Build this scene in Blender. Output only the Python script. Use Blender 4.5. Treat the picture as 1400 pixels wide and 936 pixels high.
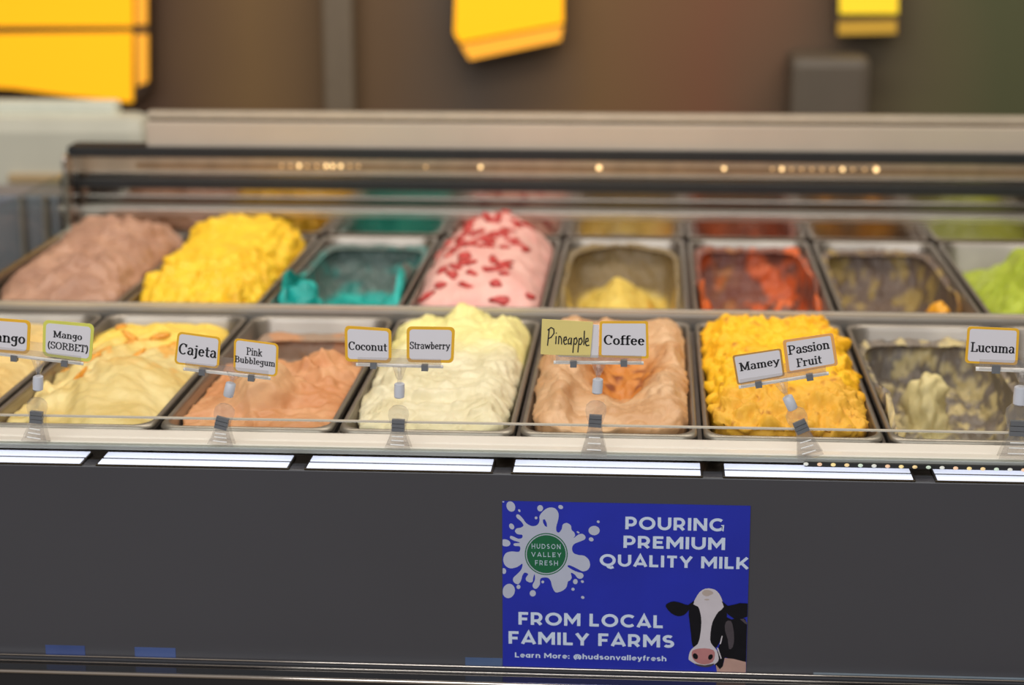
import bpy, bmesh, math, random
import numpy as np
from mathutils import Vector, Matrix

for o in list(bpy.data.objects):
    bpy.data.objects.remove(o)
scene = bpy.context.scene
COL = scene.collection

# ------------------------------------------------------------------ camera
FPX = 2696.0
YAW, PITCH, ROLL = 0.071794, 0.243941, -0.002559
CAMZ = 1.488
cam_pos = Vector((0, 0, CAMZ))
fwd = Vector((-math.sin(YAW) * math.cos(PITCH), math.cos(YAW) * math.cos(PITCH), -math.sin(PITCH)))
r0 = Vector((math.cos(YAW), math.sin(YAW), 0))
u0 = r0.cross(fwd)
rgt = r0 * math.cos(ROLL) + u0 * math.sin(ROLL)
up = u0 * math.cos(ROLL) - r0 * math.sin(ROLL)
cd = bpy.data.cameras.new('camera')
cam = bpy.data.objects.new('camera', cd)
COL.objects.link(cam)
m = Matrix((rgt, up, -fwd)).transposed().to_4x4()
m.translation = cam_pos
cam.matrix_world = m
cd.sensor_width = 36
cd.lens = 36 * FPX / 1400
cd.clip_start = 0.05
cd.dof.use_dof = True
cd.dof.focus_distance = 1.79
cd.dof.aperture_fstop = 3.7
scene.camera = cam

# ------------------------------------------------------------------ light
scene.view_settings.view_transform = 'Standard'
scene.view_settings.look = 'None'
scene.view_settings.gamma = 1
scene.view_settings.use_curve_mapping = False
scene.view_settings.exposure = 0.0
w = bpy.data.worlds.new('world')
scene.world = w
w.use_nodes = True
w.node_tree.nodes['Background'].inputs[0].default_value = (1.0, 0.93, 0.86, 1)
w.node_tree.nodes['Background'].inputs[1].default_value = 0.30


def area(name, loc, target, sx, sy, power, col):
    l = bpy.data.lights.new(name, 'AREA')
    l.shape = 'RECTANGLE'
    l.size, l.size_y = sx, sy
    l.energy = power
    l.color = col
    o = bpy.data.objects.new(name, l)
    COL.objects.link(o)
    o.location = loc
    o.rotation_euler = (Vector(target) - Vector(loc)).to_track_quat('-Z', 'Y').to_euler()
    return o


area('ceiling_lamp', (0.1, 2.2, 2.45), (0.1, 2.2, 0.9), 2.4, 0.5, 21, (1.0, 0.92, 0.82))
area('room_lamp', (-0.6, -1.2, 2.6), (0, 1.8, 0.9), 4.0, 2.2, 84, (0.96, 0.98, 1.0))
area('wall_lamp', (0.4, 3.2, 2.5), (0.4, 4.2, 1.2), 3.0, 0.3, 25, (1.0, 0.88, 0.70))  # unseen area light aimed at the back wall to brighten it


# ------------------------------------------------------------------ pixel to place
def at(px, py, Y=None, Z=None):
    d = fwd + rgt * ((px - 700) / FPX) - up * ((py - 468) / FPX)
    t = (Y / d.y) if Y is not None else (Z - CAMZ) / d.z
    return cam_pos + d * t


# ------------------------------------------------------------------ materials
def lin(c):
    r = []
    for v in c:
        v = v / 255
        r.append(v / 12.92 if v <= 0.04045 else ((v + 0.055) / 1.055) ** 2.4)
    return (r[0], r[1], r[2], 1)


MATS = {}


def mat(name, col, rough=0.5, metal=0.0, noise=0.0, nscale=40, emit=0.0, spec=0.5, bump=0.0, stretch=(1, 1, 1), coat=0.0):
    if name in MATS:
        return MATS[name]
    mt = bpy.data.materials.new(name)
    mt.use_nodes = True
    nt = mt.node_tree
    b = nt.nodes['Principled BSDF']
    c = lin(col)
    b.inputs['Base Color'].default_value = c
    b.inputs['Roughness'].default_value = rough
    b.inputs['Metallic'].default_value = metal
    b.inputs['Specular IOR Level'].default_value = spec
    b.inputs['Coat Weight'].default_value = coat
    if noise or bump:
        tc = nt.nodes.new('ShaderNodeTexCoord')
        mp = nt.nodes.new('ShaderNodeMapping')
        mp.inputs['Scale'].default_value = stretch
        nz = nt.nodes.new('ShaderNodeTexNoise')
        nz.inputs['Scale'].default_value = nscale
        nz.inputs['Detail'].default_value = 4
        nt.links.new(tc.outputs['Object'], mp.inputs[0])
        nt.links.new(mp.outputs[0], nz.inputs['Vector'])
        if noise:
            rp = nt.nodes.new('ShaderNodeValToRGB')
            rp.color_ramp.elements[0].position = 0.3
            rp.color_ramp.elements[1].position = 0.7
            rp.color_ramp.elements[0].color = tuple(max(0, x * (1 - noise)) for x in c[:3]) + (1,)
            rp.color_ramp.elements[1].color = tuple(min(1, x * (1 + noise)) for x in c[:3]) + (1,)
            nt.links.new(nz.outputs['Fac'], rp.inputs[0])
            nt.links.new(rp.outputs[0], b.inputs['Base Color'])
        if bump:
            bp = nt.nodes.new('ShaderNodeBump')
            bp.inputs['Strength'].default_value = bump
            bp.inputs['Distance'].default_value = 0.002
            nt.links.new(nz.outputs['Fac'], bp.inputs['Height'])
            nt.links.new(bp.outputs[0], b.inputs['Normal'])
    if emit:
        b.inputs['Emission Color'].default_value = c
        b.inputs['Emission Strength'].default_value = emit
    MATS[name] = mt
    return mt


def glassy(name, tint, gloss=1.0, rough=0.02, ior=1.45, face=0.0):
    """clear plastic and glass: sees through, mirrors by Fresnel"""
    mt = bpy.data.materials.new(name)
    mt.use_nodes = True
    nt = mt.node_tree
    nt.nodes.clear()
    out = nt.nodes.new('ShaderNodeOutputMaterial')
    tr = nt.nodes.new('ShaderNodeBsdfTransparent')
    tr.inputs[0].default_value = lin(tint)
    gl = nt.nodes.new('ShaderNodeBsdfGlossy')
    gl.inputs['Roughness'].default_value = rough
    gl.inputs['Color'].default_value = (gloss, gloss, gloss, 1)
    fr = nt.nodes.new('ShaderNodeFresnel')
    fr.inputs[0].default_value = ior
    mx = nt.nodes.new('ShaderNodeMixShader')
    ge = nt.nodes.new('ShaderNodeNewGeometry')
    sb = nt.nodes.new('ShaderNodeMath')
    sb.operation = 'SUBTRACT'
    sb.inputs[0].default_value = 1.0
    ml = nt.nodes.new('ShaderNodeMath')
    ml.operation = 'MULTIPLY'
    nt.links.new(ge.outputs['Backfacing'], sb.inputs[1])
    nt.links.new(fr.outputs[0], ml.inputs[0])
    nt.links.new(sb.outputs[0], ml.inputs[1])
    nt.links.new(ml.outputs[0], mx.inputs[0])
    nt.links.new(tr.outputs[0], mx.inputs[1])
    nt.links.new(gl.outputs[0], mx.inputs[2])
    last = mx
    if face:
        df = nt.nodes.new('ShaderNodeBsdfDiffuse')
        df.inputs[0].default_value = lin((235, 232, 228))
        m2 = nt.nodes.new('ShaderNodeMixShader')
        m2.inputs[0].default_value = face
        nt.links.new(mx.outputs[0], m2.inputs[1])
        nt.links.new(df.outputs[0], m2.inputs[2])
        last = m2
    nt.links.new(last.outputs[0], out.inputs[0])
    return mt


STEEL = mat('brushed_steel', (196, 188, 178), 0.28, 1.0, noise=0.08, nscale=60, stretch=(1, 12, 1))
PANST = mat('pan_steel', (164, 156, 146), 0.44, 1.0, noise=0.08, nscale=25)
MIRROR = mat('polished_steel', (176, 166, 156), 0.12, 1.0, noise=0.05, nscale=30)
DARKST = mat('dark_steel', (112, 106, 98), 0.22, 1.0, noise=0.05, nscale=30)
CREAM = mat('cream_enamel', (246, 236, 228), 0.3, noise=0.03, nscale=8, coat=0.3)
PANEL = mat('charcoal_panel', (72, 71, 75), 0.22, noise=0.05, nscale=3, spec=0.4)
BLACK = mat('black_gasket', (22, 22, 22), 0.5, noise=0.2)
GLOSSBLACK = mat('black_gloss', (26, 26, 30), 0.06, noise=0.05, spec=0.8)
CHROME = mat('chrome_bead', (225, 215, 205), 0.12, 1.0, noise=0.02)
LED = mat('led_diffuser', (222, 228, 246), 0.4, emit=0.72, noise=0)
LEDHOUSE = mat('led_housing', (70, 60, 46), 0.25, 0.8, noise=0.1)
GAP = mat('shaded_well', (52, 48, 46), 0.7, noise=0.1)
CLEAR = glassy('clear_plastic', (246, 245, 244), 1.0, 0.08, 1.45, 0.08)
CLEARBAR = mat('acrylic_rod', (236, 234, 230), 0.12, noise=0.02, coat=0.5)  # opaque white stands in for the bright highlights on a clear rod
GLASS = glassy('clear_glass', (250, 251, 249), 1.0, 0.01, 1.4)
GLASSEDGE = glassy('green_glass_edge', (196, 206, 200), 1.0, 0.05, 1.6, 0.26)
FROST = mat('frosted_plastic', (204, 206, 214), 0.4, noise=0.03)
SPRING = mat('spring_steel', (118, 120, 124), 0.35, 0.3, noise=0.1)
INK = mat('black_ink', (26, 25, 30), 0.6, noise=0.1)
PAPER = mat('white_card', (222, 218, 223), 0.6, noise=0.02, nscale=20)


# ------------------------------------------------------------------ mesh helpers
def link(name, bm, material, parent=None, smooth=False, loc=None):
    me = bpy.data.meshes.new(name)
    bm.normal_update()
    bm.to_mesh(me)
    bm.free()
    if smooth:
        for p in me.polygons:
            p.use_smooth = True
    me.materials.append(material)
    o = bpy.data.objects.new(name, me)
    COL.objects.link(o)
    if parent is not None:
        o.parent = parent
        o.matrix_parent_inverse = Matrix.Identity(4)
        pl = parent_world(parent)
        for v in me.vertices:
            v.co = v.co - pl
    return o


def parent_world(p):
    v = Vector((0, 0, 0))
    while p is not None:
        v += p.location
        p = p.parent
    return v


def thing(name, label, cat, loc=(0, 0, 0), group=None):
    o = bpy.data.objects.new(name, None)
    o.empty_display_size = 0.02
    COL.objects.link(o)
    o.location = loc
    tag(o, label, cat, group)
    return o


def tag(o, label, cat, group=None):
    o['label'] = label
    o['category'] = cat
    if group:
        o['group'] = group


def box(bm, x0, x1, y0, y1, z0, z1, bev=0.0):
    g = bmesh.ops.create_cube(bm, size=1)
    vs = g['verts']
    for v in vs:
        v.co = Vector(((x0 + x1) / 2 + v.co.x * (x1 - x0), (y0 + y1) / 2 + v.co.y * (y1 - y0), (z0 + z1) / 2 + v.co.z * (z1 - z0)))
    if bev:
        es = list({e for v in vs for e in v.link_edges})
        bmesh.ops.bevel(bm, geom=es, offset=bev, segments=2, affect='EDGES', profile=0.6)
    return bm


def prism(bm, pts, off):
    """closed polygon (list of Vector) pushed along off"""
    a = [bm.verts.new(p) for p in pts]
    b = [bm.verts.new(p + off) for p in pts]
    n = len(pts)
    for f in ([a], [b[::-1]]):
        try:
            bm.faces.new(f[0])
        except ValueError:
            pass
    for i in range(n):
        bm.faces.new((a[(i + 1) % n], a[i], b[i], b[(i + 1) % n]))
    return bm


def xprofile(bm, prof, x0, x1):
    """profile of (y, z) points run along X"""
    return prism(bm, [Vector((x0, y, z)) for y, z in prof], Vector((x1 - x0, 0, 0)))


def tube(bm, p0, p1, r0_, r1_, seg=14):
    p0, p1 = Vector(p0), Vector(p1)
    d = (p1 - p0)
    q = d.to_track_quat('Z', 'Y')
    ra, rb = [], []
    for i in range(seg):
        a = 2 * math.pi * i / seg
        e = q @ Vector((math.cos(a), math.sin(a), 0))
        ra.append(bm.verts.new(p0 + e * r0_))
        rb.append(bm.verts.new(p1 + e * r1_))
    for i in range(seg):
        bm.faces.new((ra[i], ra[(i + 1) % seg], rb[(i + 1) % seg], rb[i]))
    bm.faces.new(ra[::-1])
    bm.faces.new(rb)
    return bm


def rrect(cx, cy, hx, hy, r, seg=6):
    out = []
    for (sx, sy, a0) in ((1, 1, 0), (-1, 1, 90), (-1, -1, 180), (1, -1, 270)):
        for i in range(seg + 1):
            a = math.radians(a0 + 90 * i / seg)
            out.append((cx + sx * (hx - r) + r * math.cos(a), cy + sy * (hy - r) + r * math.sin(a)))
    return out


# ------------------------------------------------------------------ vector noise (numpy Perlin)
_rng = np.random.RandomState(7)
_perm = np.concatenate([_rng.permutation(256)] * 3)
_grad = _rng.normal(size=(256, 3))
_grad /= np.linalg.norm(_grad, axis=1)[:, None]


def perlin(p):
    i = np.floor(p).astype(int)
    f = p - i
    i &= 255
    uu = f * f * f * (f * (f * 6 - 15) + 10)
    tot = 0
    for dx in (0, 1):
        for dy in (0, 1):
            for dz in (0, 1):
                h = _perm[_perm[_perm[i[:, 0] + dx] + i[:, 1] + dy] + i[:, 2] + dz]
                g = _grad[h]
                dot = (g * (f - np.array([dx, dy, dz]))).sum(1)
                ww = (uu[:, 0] if dx else 1 - uu[:, 0]) * (uu[:, 1] if dy else 1 - uu[:, 1]) * (uu[:, 2] if dz else 1 - uu[:, 2])
                tot = tot + ww * dot
    return tot * 1.6


def fbm(p, o=4, g=0.5):
    t, a = 0, 1.0
    for k in range(o):
        t = t + a * perlin(p * (2 ** k) + 17.3 * k)
        a *= g
    return t


def billow(p, o=3, g=0.5):
    t, a = 0, 1.0
    for k in range(o):
        t = t + a * (np.abs(perlin(p * (2 ** k) + 31.7 * k)) * 2 - 0.6)
        a *= g
    return t


def sstep(a, b, x):
    t = np.clip((x - a) / (b - a), 0, 1)
    return t * t * (3 - 2 * t)


# ------------------------------------------------------------------ layout numbers
PW = 0.175                      # pan pitch
X0 = -0.6503                    # seam between the first and second pan column
ZR = 0.95                       # pan rim level
F0, F1 = 1.797, 2.266           # front row, front and back edge
B0, B1 = 2.306, 2.775           # back row
XL, XR = X0 - PW - 0.004, X0 + 8 * PW   # inside of the case
YP = at(815, 649.5, Z=0.930).y    # face of the front panel
YC = 1.756                      # plane of the card clips

# ------------------------------------------------------------------ setting
fl = bmesh.new()
box(fl, -4, 4, -3, 6, -0.05, 0)
fo = link('floor', fl, mat('floor_tile', (120, 112, 104), 0.35, noise=0.15, nscale=4))
fo['kind'] = 'structure'

# back wall with drifting browns
wm = bpy.data.materials.new('brown_wall')
wm.use_nodes = True
nt = wm.node_tree
tc = nt.nodes.new('ShaderNodeTexCoord')
sp = nt.nodes.new('ShaderNodeSeparateXYZ')
mr = nt.nodes.new('ShaderNodeMapRange')
mr.inputs['From Min'].default_value = -1.4
mr.inputs['From Max'].default_value = 0.85
rp = nt.nodes.new('ShaderNodeValToRGB')
stops = [(0.0, (92, 66, 46)), (0.20, (88, 64, 46)), (0.30, (118, 90, 54)), (0.42, (102, 78, 54)), (0.50, (92, 78, 66)), (0.62, (114, 84, 50)), (0.74, (114, 74, 50)), (0.84, (94, 78, 60)), (0.93, (84, 78, 50)), (1.0, (72, 74, 44))]
el = rp.color_ramp.elements
el[0].position, el[0].color = stops[0][0], lin(stops[0][1])
el[1].position, el[1].color = stops[-1][0], lin(stops[-1][1])
for p_, c_ in stops[1:-1]:
    e = el.new(p_)
    e.color = lin(c_)
nz = nt.nodes.new('ShaderNodeTexNoise')
nz.inputs['Scale'].default_value = 2.2
ad = nt.nodes.new('ShaderNodeMath')
ad.operation = 'MULTIPLY_ADD'
ad.inputs[1].default_value = 0.25
nt.links.new(tc.outputs['Object'], sp.inputs[0])
nt.links.new(tc.outputs['Object'], nz.inputs['Vector'])
nt.links.new(sp.outputs['X'], ad.inputs[2])
nt.links.new(nz.outputs['Fac'], ad.inputs[0])
nt.links.new(ad.outputs[0], mr.inputs['Value'])
nt.links.new(mr.outputs[0], rp.inputs[0])
nt.links.new(rp.outputs[0], nt.nodes['Principled BSDF'].inputs['Base Color'])
nt.nodes['Principled BSDF'].inputs['Roughness'].default_value = 0.7
YW = 4.2
bm = bmesh.new()
box(bm, -4, 4, YW, YW + 0.1, 0, 2.8)
wo = link('wall_back', bm, wm)
wo['kind'] = 'structure'

# ------------------------------------------------------------------ the case
case = thing('display_case', 'long charcoal fronted gelato display case with steel pan wells and lit front ledge', 'display case', (0.05, 2.2, 0.0))
ZL = 0.930                      # lit ledge
XA, XB = -1.25, 1.25            # front panel runs out of the picture on both sides
zb = at(815, 915.5, Y=YP - 0.002).z  # where the bottom rail meets the panel
bm = bmesh.new()
box(bm, XA, XB, YP, YP + 0.02, 0.25, ZL, 0.0015)
link('front_panel', bm, PANEL, case)
# ledge that holds the lamps
bm = bmesh.new()
box(bm, XA, XB, YP + 0.003, 1.785, ZL - 0.03, ZL - 0.0005)
link('lamp_ledge', bm, LEDHOUSE, case)
# thick glass plate over the lamps and the low glass lip standing on it
YG = 1.751
zg = at(815, 627.5, Y=YG).z
zg2 = at(815, 620.5, Y=YG).z
bm = bmesh.new()
box(bm, XA, XB, YG, 1.7584, zg, zg2, 0.001)
link('glass_plate_edge', bm, GLASSEDGE, case)
zl2 = at(815, 582, Y=YC).z
bm = bmesh.new()
box(bm, XA, XB, YC - 0.002, YC + 0.002, zg2, zl2, 0.0004)
lip = link('glass_lip', bm, GLASS, case)
bm = bmesh.new()
box(bm, XA, XB, YC - 0.0022, YC + 0.0022, zl2, zl2 + 0.0012)
link('glass_lip_edge', bm, mat('ground_glass_edge', (196, 188, 172), 0.3, noise=0.03), case)
# cream ledge between lip and pans, with a groove
bm = bmesh.new()
zc = ZR - 0.004
xprofile(bm, [(1.7585, zg + 0.001), (1.7585, zc - 0.003), (1.761, zc), (1.772, zc), (1.7735, zc - 0.002), (1.776, zc - 0.002), (1.7775, zc), (1.790, zc + 0.002), (1.795, zc + 0.002), (1.795, zg + 0.001)], XA, XB)
link('cream_ledge', bm, CREAM, case)
# dark well under the pans
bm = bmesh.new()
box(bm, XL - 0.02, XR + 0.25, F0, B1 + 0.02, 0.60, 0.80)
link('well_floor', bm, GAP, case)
# narrow bars added in the gaps between pans to lighten the dark seams
for k in range(0, 9):
    bm = bmesh.new()
    xg = X0 + PW * (k - 0.0)
    box(bm, xg - 0.0023, xg + 0.0023, F0 + 0.002, F1, 0.80, ZR - 0.011, 0.0006)
    box(bm, xg - 0.0023, xg + 0.0023, B0, B1, 0.80, ZR - 0.011, 0.0006)
    link('pan_support', bm, mat('support_bar', (110, 98, 90), 0.6, 0.0, noise=0.1), case)
# cross rail between the two rows
bm = bmesh.new()
box(bm, XL - 0.002, XR + 0.25, F1 + 0.004, B0 - 0.004, ZR - 0.03, ZR + 0.008, 0.002)
link('cross_rail', bm, mat('rail_steel', (150, 144, 136), 0.5, 1.0, noise=0.06, nscale=30), case)
# thin clear strip edge standing on the cross rail
bm = bmesh.new()
box(bm, XL - 0.002, XR + 0.25, F1 + 0.006, F1 + 0.010, ZR + 0.008, ZR + 0.0125, 0.0005)
link('cross_rail_edge', bm, mat('rail_edge', (206, 194, 176), 0.3, 0.4, noise=0.03), case)


# rear of the case: steel steps and black gaskets, stacked upward and back
def rear(name, ytop, ybot, Y, depth, material, xl=-0.86, xr=1.35):
    zt, zb_ = at(800, ytop, Y=Y).z, at(800, ybot, Y=Y).z
    b_ = bmesh.new()
    box(b_, xl, xr, Y, Y + depth, zb_, zt, 0.0008)
    return link(name, b_, material, case)


rear('rear_mirror_strip', 300, 345, B1 + 0.008, 0.06, MIRROR)
rear('rear_lip', 291, 301, B1 - 0.002, 0.07, STEEL)
rear('rear_band', 274, 292, B1 + 0.016, 0.06, DARKST)
rear('rear_reflector', 262, 275, B1 + 0.022, 0.06, MIRROR)
rear('rear_gasket', 251, 263, B1 + 0.014, 0.06, BLACK)
rear('rear_band', 241, 252, B1 + 0.026, 0.05, DARKST)
rear('rear_reflector', 219, 242, B1 + 0.032, 0.05, mat('worn_steel', (192, 172, 148), 0.38, 0.9, noise=0.08))
XG = at(92, 212, Y=B1 + 0.022).x
XC = at(200, 180, Y=B1 + 0.036).x
rear('rear_gasket', 206, 220, B1 + 0.022, 0.05, BLACK, XG)
rear('rear_counter_front', 171, 207, B1 + 0.036, 0.04, mat('counter_steel', (205, 190, 172), 0.45, 0.7, noise=0.06, nscale=6), XC)
rear('rear_counter_shadow_gap', 165, 172, B1 + 0.056, 0.02, mat('olive_trim', (92, 80, 62), 0.5, 0.3, noise=0.1), XC)  # dark olive strip under the pale rail
rear('rear_counter_rail', 156, 166, B1 + 0.048, 0.022, mat('pale_rail', (196, 182, 162), 0.4, 0.7, noise=0.05), XC)

# left end of the case
bm = bmesh.new()
box(bm, XL - 0.012, XL, F0, B1 + 0.07, 0.60, ZR + 0.012, 0.002)
link('end_panel', bm, STEEL, case)
bm = bmesh.new()
box(bm, XL - 0.014, XL - 0.006, B1 - 0.03, B1, ZR, at(98, 212, Y=B1).z, 0.002)
link('corner_post', bm, STEEL, case)
bm = bmesh.new()
box(bm, XL - 0.012, XL - 0.006, 1.83, B1 - 0.03, ZR + 0.012, ZR + 0.095)
link('end_glass', bm, glassy('thin_clear_glass', (244, 248, 246), 1.0, 0.01, 1.12), case)

# bottom rail: a glossy black shelf with two chrome beads
zr1 = zb
dY = 0.030
bm = bmesh.new()
box(bm, XA, XB, YP - dY, YP + 0.01, zr1 - 0.05, zr1 - 0.004, 0.001)
link('bottom_rail', bm, GLOSSBLACK, case)
for (dy, r_, dz) in ((-0.0022, 0.0009, 0.0002), (-0.0068, 0.0006, -0.0036), (-dY - 0.0005, 0.0022, -0.0045)):
    bm = bmesh.new()
    tube(bm, (XA, YP + dy, zr1 + dz), (XB, YP + dy, zr1 + dz), r_, r_, 10)
    link('chrome_bead', bm, CHROME, case, True)
bm = bmesh.new()
box(bm, XA, XB, YP + 0.02, YP + 0.05, 0.0, zr1 - 0.04)
link('kick_plate', bm, mat('kick_black', (14, 14, 18), 0.4, noise=0.1), case)

# lamps on the ledge: each a dark housing with two white diffusers
starts = [-127, 152, 429, 705, 990, 1277]
ends = [128, 403, 675, 957, 1244, 1540]
for xs, xe in zip(starts, ends):
    ya = at((xs + xe) / 2, 626 + 0.0295 * (xs + xe) / 2 - 24 + 24, Z=ZL).y
    xa = at(xs, 612 + 0.028 * xs, Z=ZL).x
    xb = at(xe, 612 + 0.028 * xe, Z=ZL).x
    y0_, y1_ = at(815, 646.5, Z=ZL + 0.002).y, at(815, 630.3, Z=ZL + 0.002).y
    bm = bmesh.new()
    box(bm, xa - 0.002, xb + 0.002, y0_ - 0.001, y1_ + 0.001, ZL - 0.0005, ZL + 0.0015, 0.0004)
    hb = link('light_bar', bm, LEDHOUSE, case)
    ymid = (y0_ + y1_) / 2
    for (p, q) in ((y0_, at(815, 639.7, Z=ZL + 0.002).y), (at(815, 637.3, Z=ZL + 0.002).y, y1_)):
        bm = bmesh.new()
        box(bm, xa, xb, p, q, ZL + 0.0012, ZL + 0.0022, 0.0004)
        link('diffuser', bm, LED, hb)
# reflected LED dots added as glowing beads, between plate and lamps at right
bm = bmesh.new()
p0, p1 = at(1100, 637, Y=1.7475), at(1410, 646, Y=1.7475)
box(bm, p0.x, p1.x, 1.7475, 1.751, p0.z - 0.0005, p0.z + 0.0035)
strip = link('diode_strip', bm, BLACK, case)
cols = [(205, 205, 195), (225, 185, 150), (230, 205, 140), (225, 195, 140), (190, 205, 185)]
for i in range(17):
    p = at(1102 + i * 18.6, 634.0 + 0.028 * i * 18.6, Y=1.747)
    bm = bmesh.new()
    bmesh.ops.create_uvsphere(bm, u_segments=8, v_segments=6, radius=0.0021)
    for v in bm.verts:
        v.co = Vector((v.co.x * 1.15, v.co.y * 0.5, v.co.z * 0.8)) + p
    link('diode', bm, mat('diode_%d' % (i % 5), cols[i % 5], 0.4, emit=0.35), strip, True)  # glowing bead standing in for a reflected LED dot
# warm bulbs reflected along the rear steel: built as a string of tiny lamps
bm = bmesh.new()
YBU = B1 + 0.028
zglint = at(800, 231, Y=YBU).z
box(bm, -0.75, 1.0, YBU, B1 + 0.0325, zglint - 0.004, zglint + 0.004)
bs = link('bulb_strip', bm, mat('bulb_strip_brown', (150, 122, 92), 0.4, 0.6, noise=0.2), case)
GLINT = mat('warm_bulb', (255, 214, 150), 0.4, emit=2.2)
GLINTD = mat('dim_bulb', (236, 190, 130), 0.4, emit=0.8)
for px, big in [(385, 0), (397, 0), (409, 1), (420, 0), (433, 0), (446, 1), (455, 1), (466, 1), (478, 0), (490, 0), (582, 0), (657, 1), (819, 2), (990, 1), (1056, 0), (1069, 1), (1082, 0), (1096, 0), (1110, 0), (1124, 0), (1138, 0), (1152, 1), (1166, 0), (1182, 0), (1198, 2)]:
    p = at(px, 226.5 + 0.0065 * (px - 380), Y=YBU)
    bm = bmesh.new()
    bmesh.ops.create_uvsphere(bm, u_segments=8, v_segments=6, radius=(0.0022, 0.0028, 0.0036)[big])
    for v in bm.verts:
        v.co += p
    link('bulb', bm, GLINT if big else GLINTD, bs, True)

# ------------------------------------------------------------------ pans
FLAV = {(0, 0): 'mango cream', (1, 0): 'pale mango', (2, 0): 'tan caramel', (3, 0): 'cream coconut', (4, 0): 'tan coffee', (5, 0): 'bright yellow', (6, 0): 'scraped grey-cream', (7, 0): 'right end front',
        (0, 1): 'mauve brown', (1, 1): 'yellow', (2, 1): 'teal', (3, 1): 'pink', (4, 1): 'pale yellow', (5, 1): 'red orange', (6, 1): 'ochre', (7, 1): 'lime green'}


def pan_meshes():
    hx, hy = 0.0845, (F1 - F0) / 2
    bm = bmesh.new()
    rings = []
    spec = [(0.0788, hy - 0.0075, 0.022, -0.002), (0.0775, hy - 0.009, 0.022, -0.006), (0.0715, hy - 0.016, 0.024, -0.105), (0.064, hy - 0.024, 0.026, -0.115),
            (0.066, hy - 0.022, 0.026, -0.117), (0.0735, hy - 0.014, 0.024, -0.105), (0.0795, hy - 0.007, 0.022, -0.006)]
    for (a, b, r, z) in spec:
        rings.append([bm.verts.new((x, y, z)) for x, y in rrect(0, 0, a, b, r)])
    for i in range(len(rings) - 1):
        if i == 3:
            continue
        A, B = rings[i], rings[i + 1]
        for j in range(len(A)):
            bm.faces.new((A[j], A[(j + 1) % len(A)], B[(j + 1) % len(A)], B[j]))
    bm.faces.new(rings[3][::-1])
    bm.faces.new(rings[4])
    me = bpy.data.meshes.new('pan_body')
    bm.normal_update()
    bm.to_mesh(me)
    bm.free()
    bm = bmesh.new()
    rings = []
    for (a, b, r, z) in [(0.0788, hy - 0.0075, 0.022, -0.003), (0.0800, hy - 0.006, 0.022, 0.0004), (0.0815, hy - 0.004, 0.02, 0.0012), (0.0838, hy - 0.001, 0.016, 0.0004), (hx, hy, 0.015, -0.002), (hx, hy, 0.015, -0.006), (0.0795, hy - 0.007, 0.02, -0.005)]:
        rings.append([bm.verts.new((x, y, z)) for x, y in rrect(0, 0, a, b, r)])
    for i in range(len(rings)):
        A, B = rings[i], rings[(i + 1) % len(rings)]
        for j in range(len(A)):
            bm.faces.new((A[j], B[j], B[(j + 1) % len(A)], A[(j + 1) % len(A)]))
    me2 = bpy.data.meshes.new('pan_rim')
    bmesh.ops.recalc_face_normals(bm, faces=bm.faces)
    bm.to_mesh(me2)
    bm.free()
    for k in (me, me2):
        k.materials.append(PANST)
        for p in k.polygons:
            p.use_smooth = len(p.vertices) == 4
    return me, me2


PB, PR = pan_meshes()


def pan_center(c, row):
    return Vector((X0 + PW * (c - 0.5), (F0 + F1) / 2 if row == 0 else (B0 + B1) / 2, ZR))


for (c, row), fl_ in FLAV.items():
    where = 'front row' if row == 0 else 'back row'
    lab = 'rectangular steel pan holding the %s gelato in the %s' % (fl_, where)
    if (c, row) == (7, 0):
        lab = 'steel front row pan cut off by the right picture edge'
    t = thing('gelato_pan', lab, 'pan', pan_center(c, row), 'steel gelato pans in two rows')
    for nm, me in (('pan_body', PB), ('pan_rim', PR)):
        o = bpy.data.objects.new(nm, me)
        COL.objects.link(o)
        o.parent = t


# ------------------------------------------------------------------ gelato
def gel_mat(name, rough=0.42, bump=0.25, bscale=260):
    mt = bpy.data.materials.new(name)
    mt.use_nodes = True
    nt = mt.node_tree
    b = nt.nodes['Principled BSDF']
    at_ = nt.nodes.new('ShaderNodeAttribute')
    at_.attribute_name = 'tint'
    nt.links.new(at_.outputs['Color'], b.inputs['Base Color'])
    b.inputs['Roughness'].default_value = rough
    b.inputs['Specular IOR Level'].default_value = 0.35
    b.inputs['Subsurface Weight'].default_value = 0.12
    b.inputs['Subsurface Radius'].default_value = (0.006, 0.004, 0.003)
    tc = nt.nodes.new('ShaderNodeTexCoord')
    nz = nt.nodes.new('ShaderNodeTexNoise')
    nz.inputs['Scale'].default_value = bscale
    nz.inputs['Detail'].default_value = 3
    bp = nt.nodes.new('ShaderNodeBump')
    bp.inputs['Strength'].default_value = bump
    bp.inputs['Distance'].default_value = 0.0015
    nt.links.new(tc.outputs['Object'], nz.inputs['Vector'])
    nt.links.new(nz.outputs['Fac'], bp.inputs['Height'])
    nt.links.new(bp.outputs[0], b.inputs['Normal'])
    return mt


GEL = gel_mat('gelato')
GELR = gel_mat('gelato_icy', 0.55, 0.5, 180)


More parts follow.
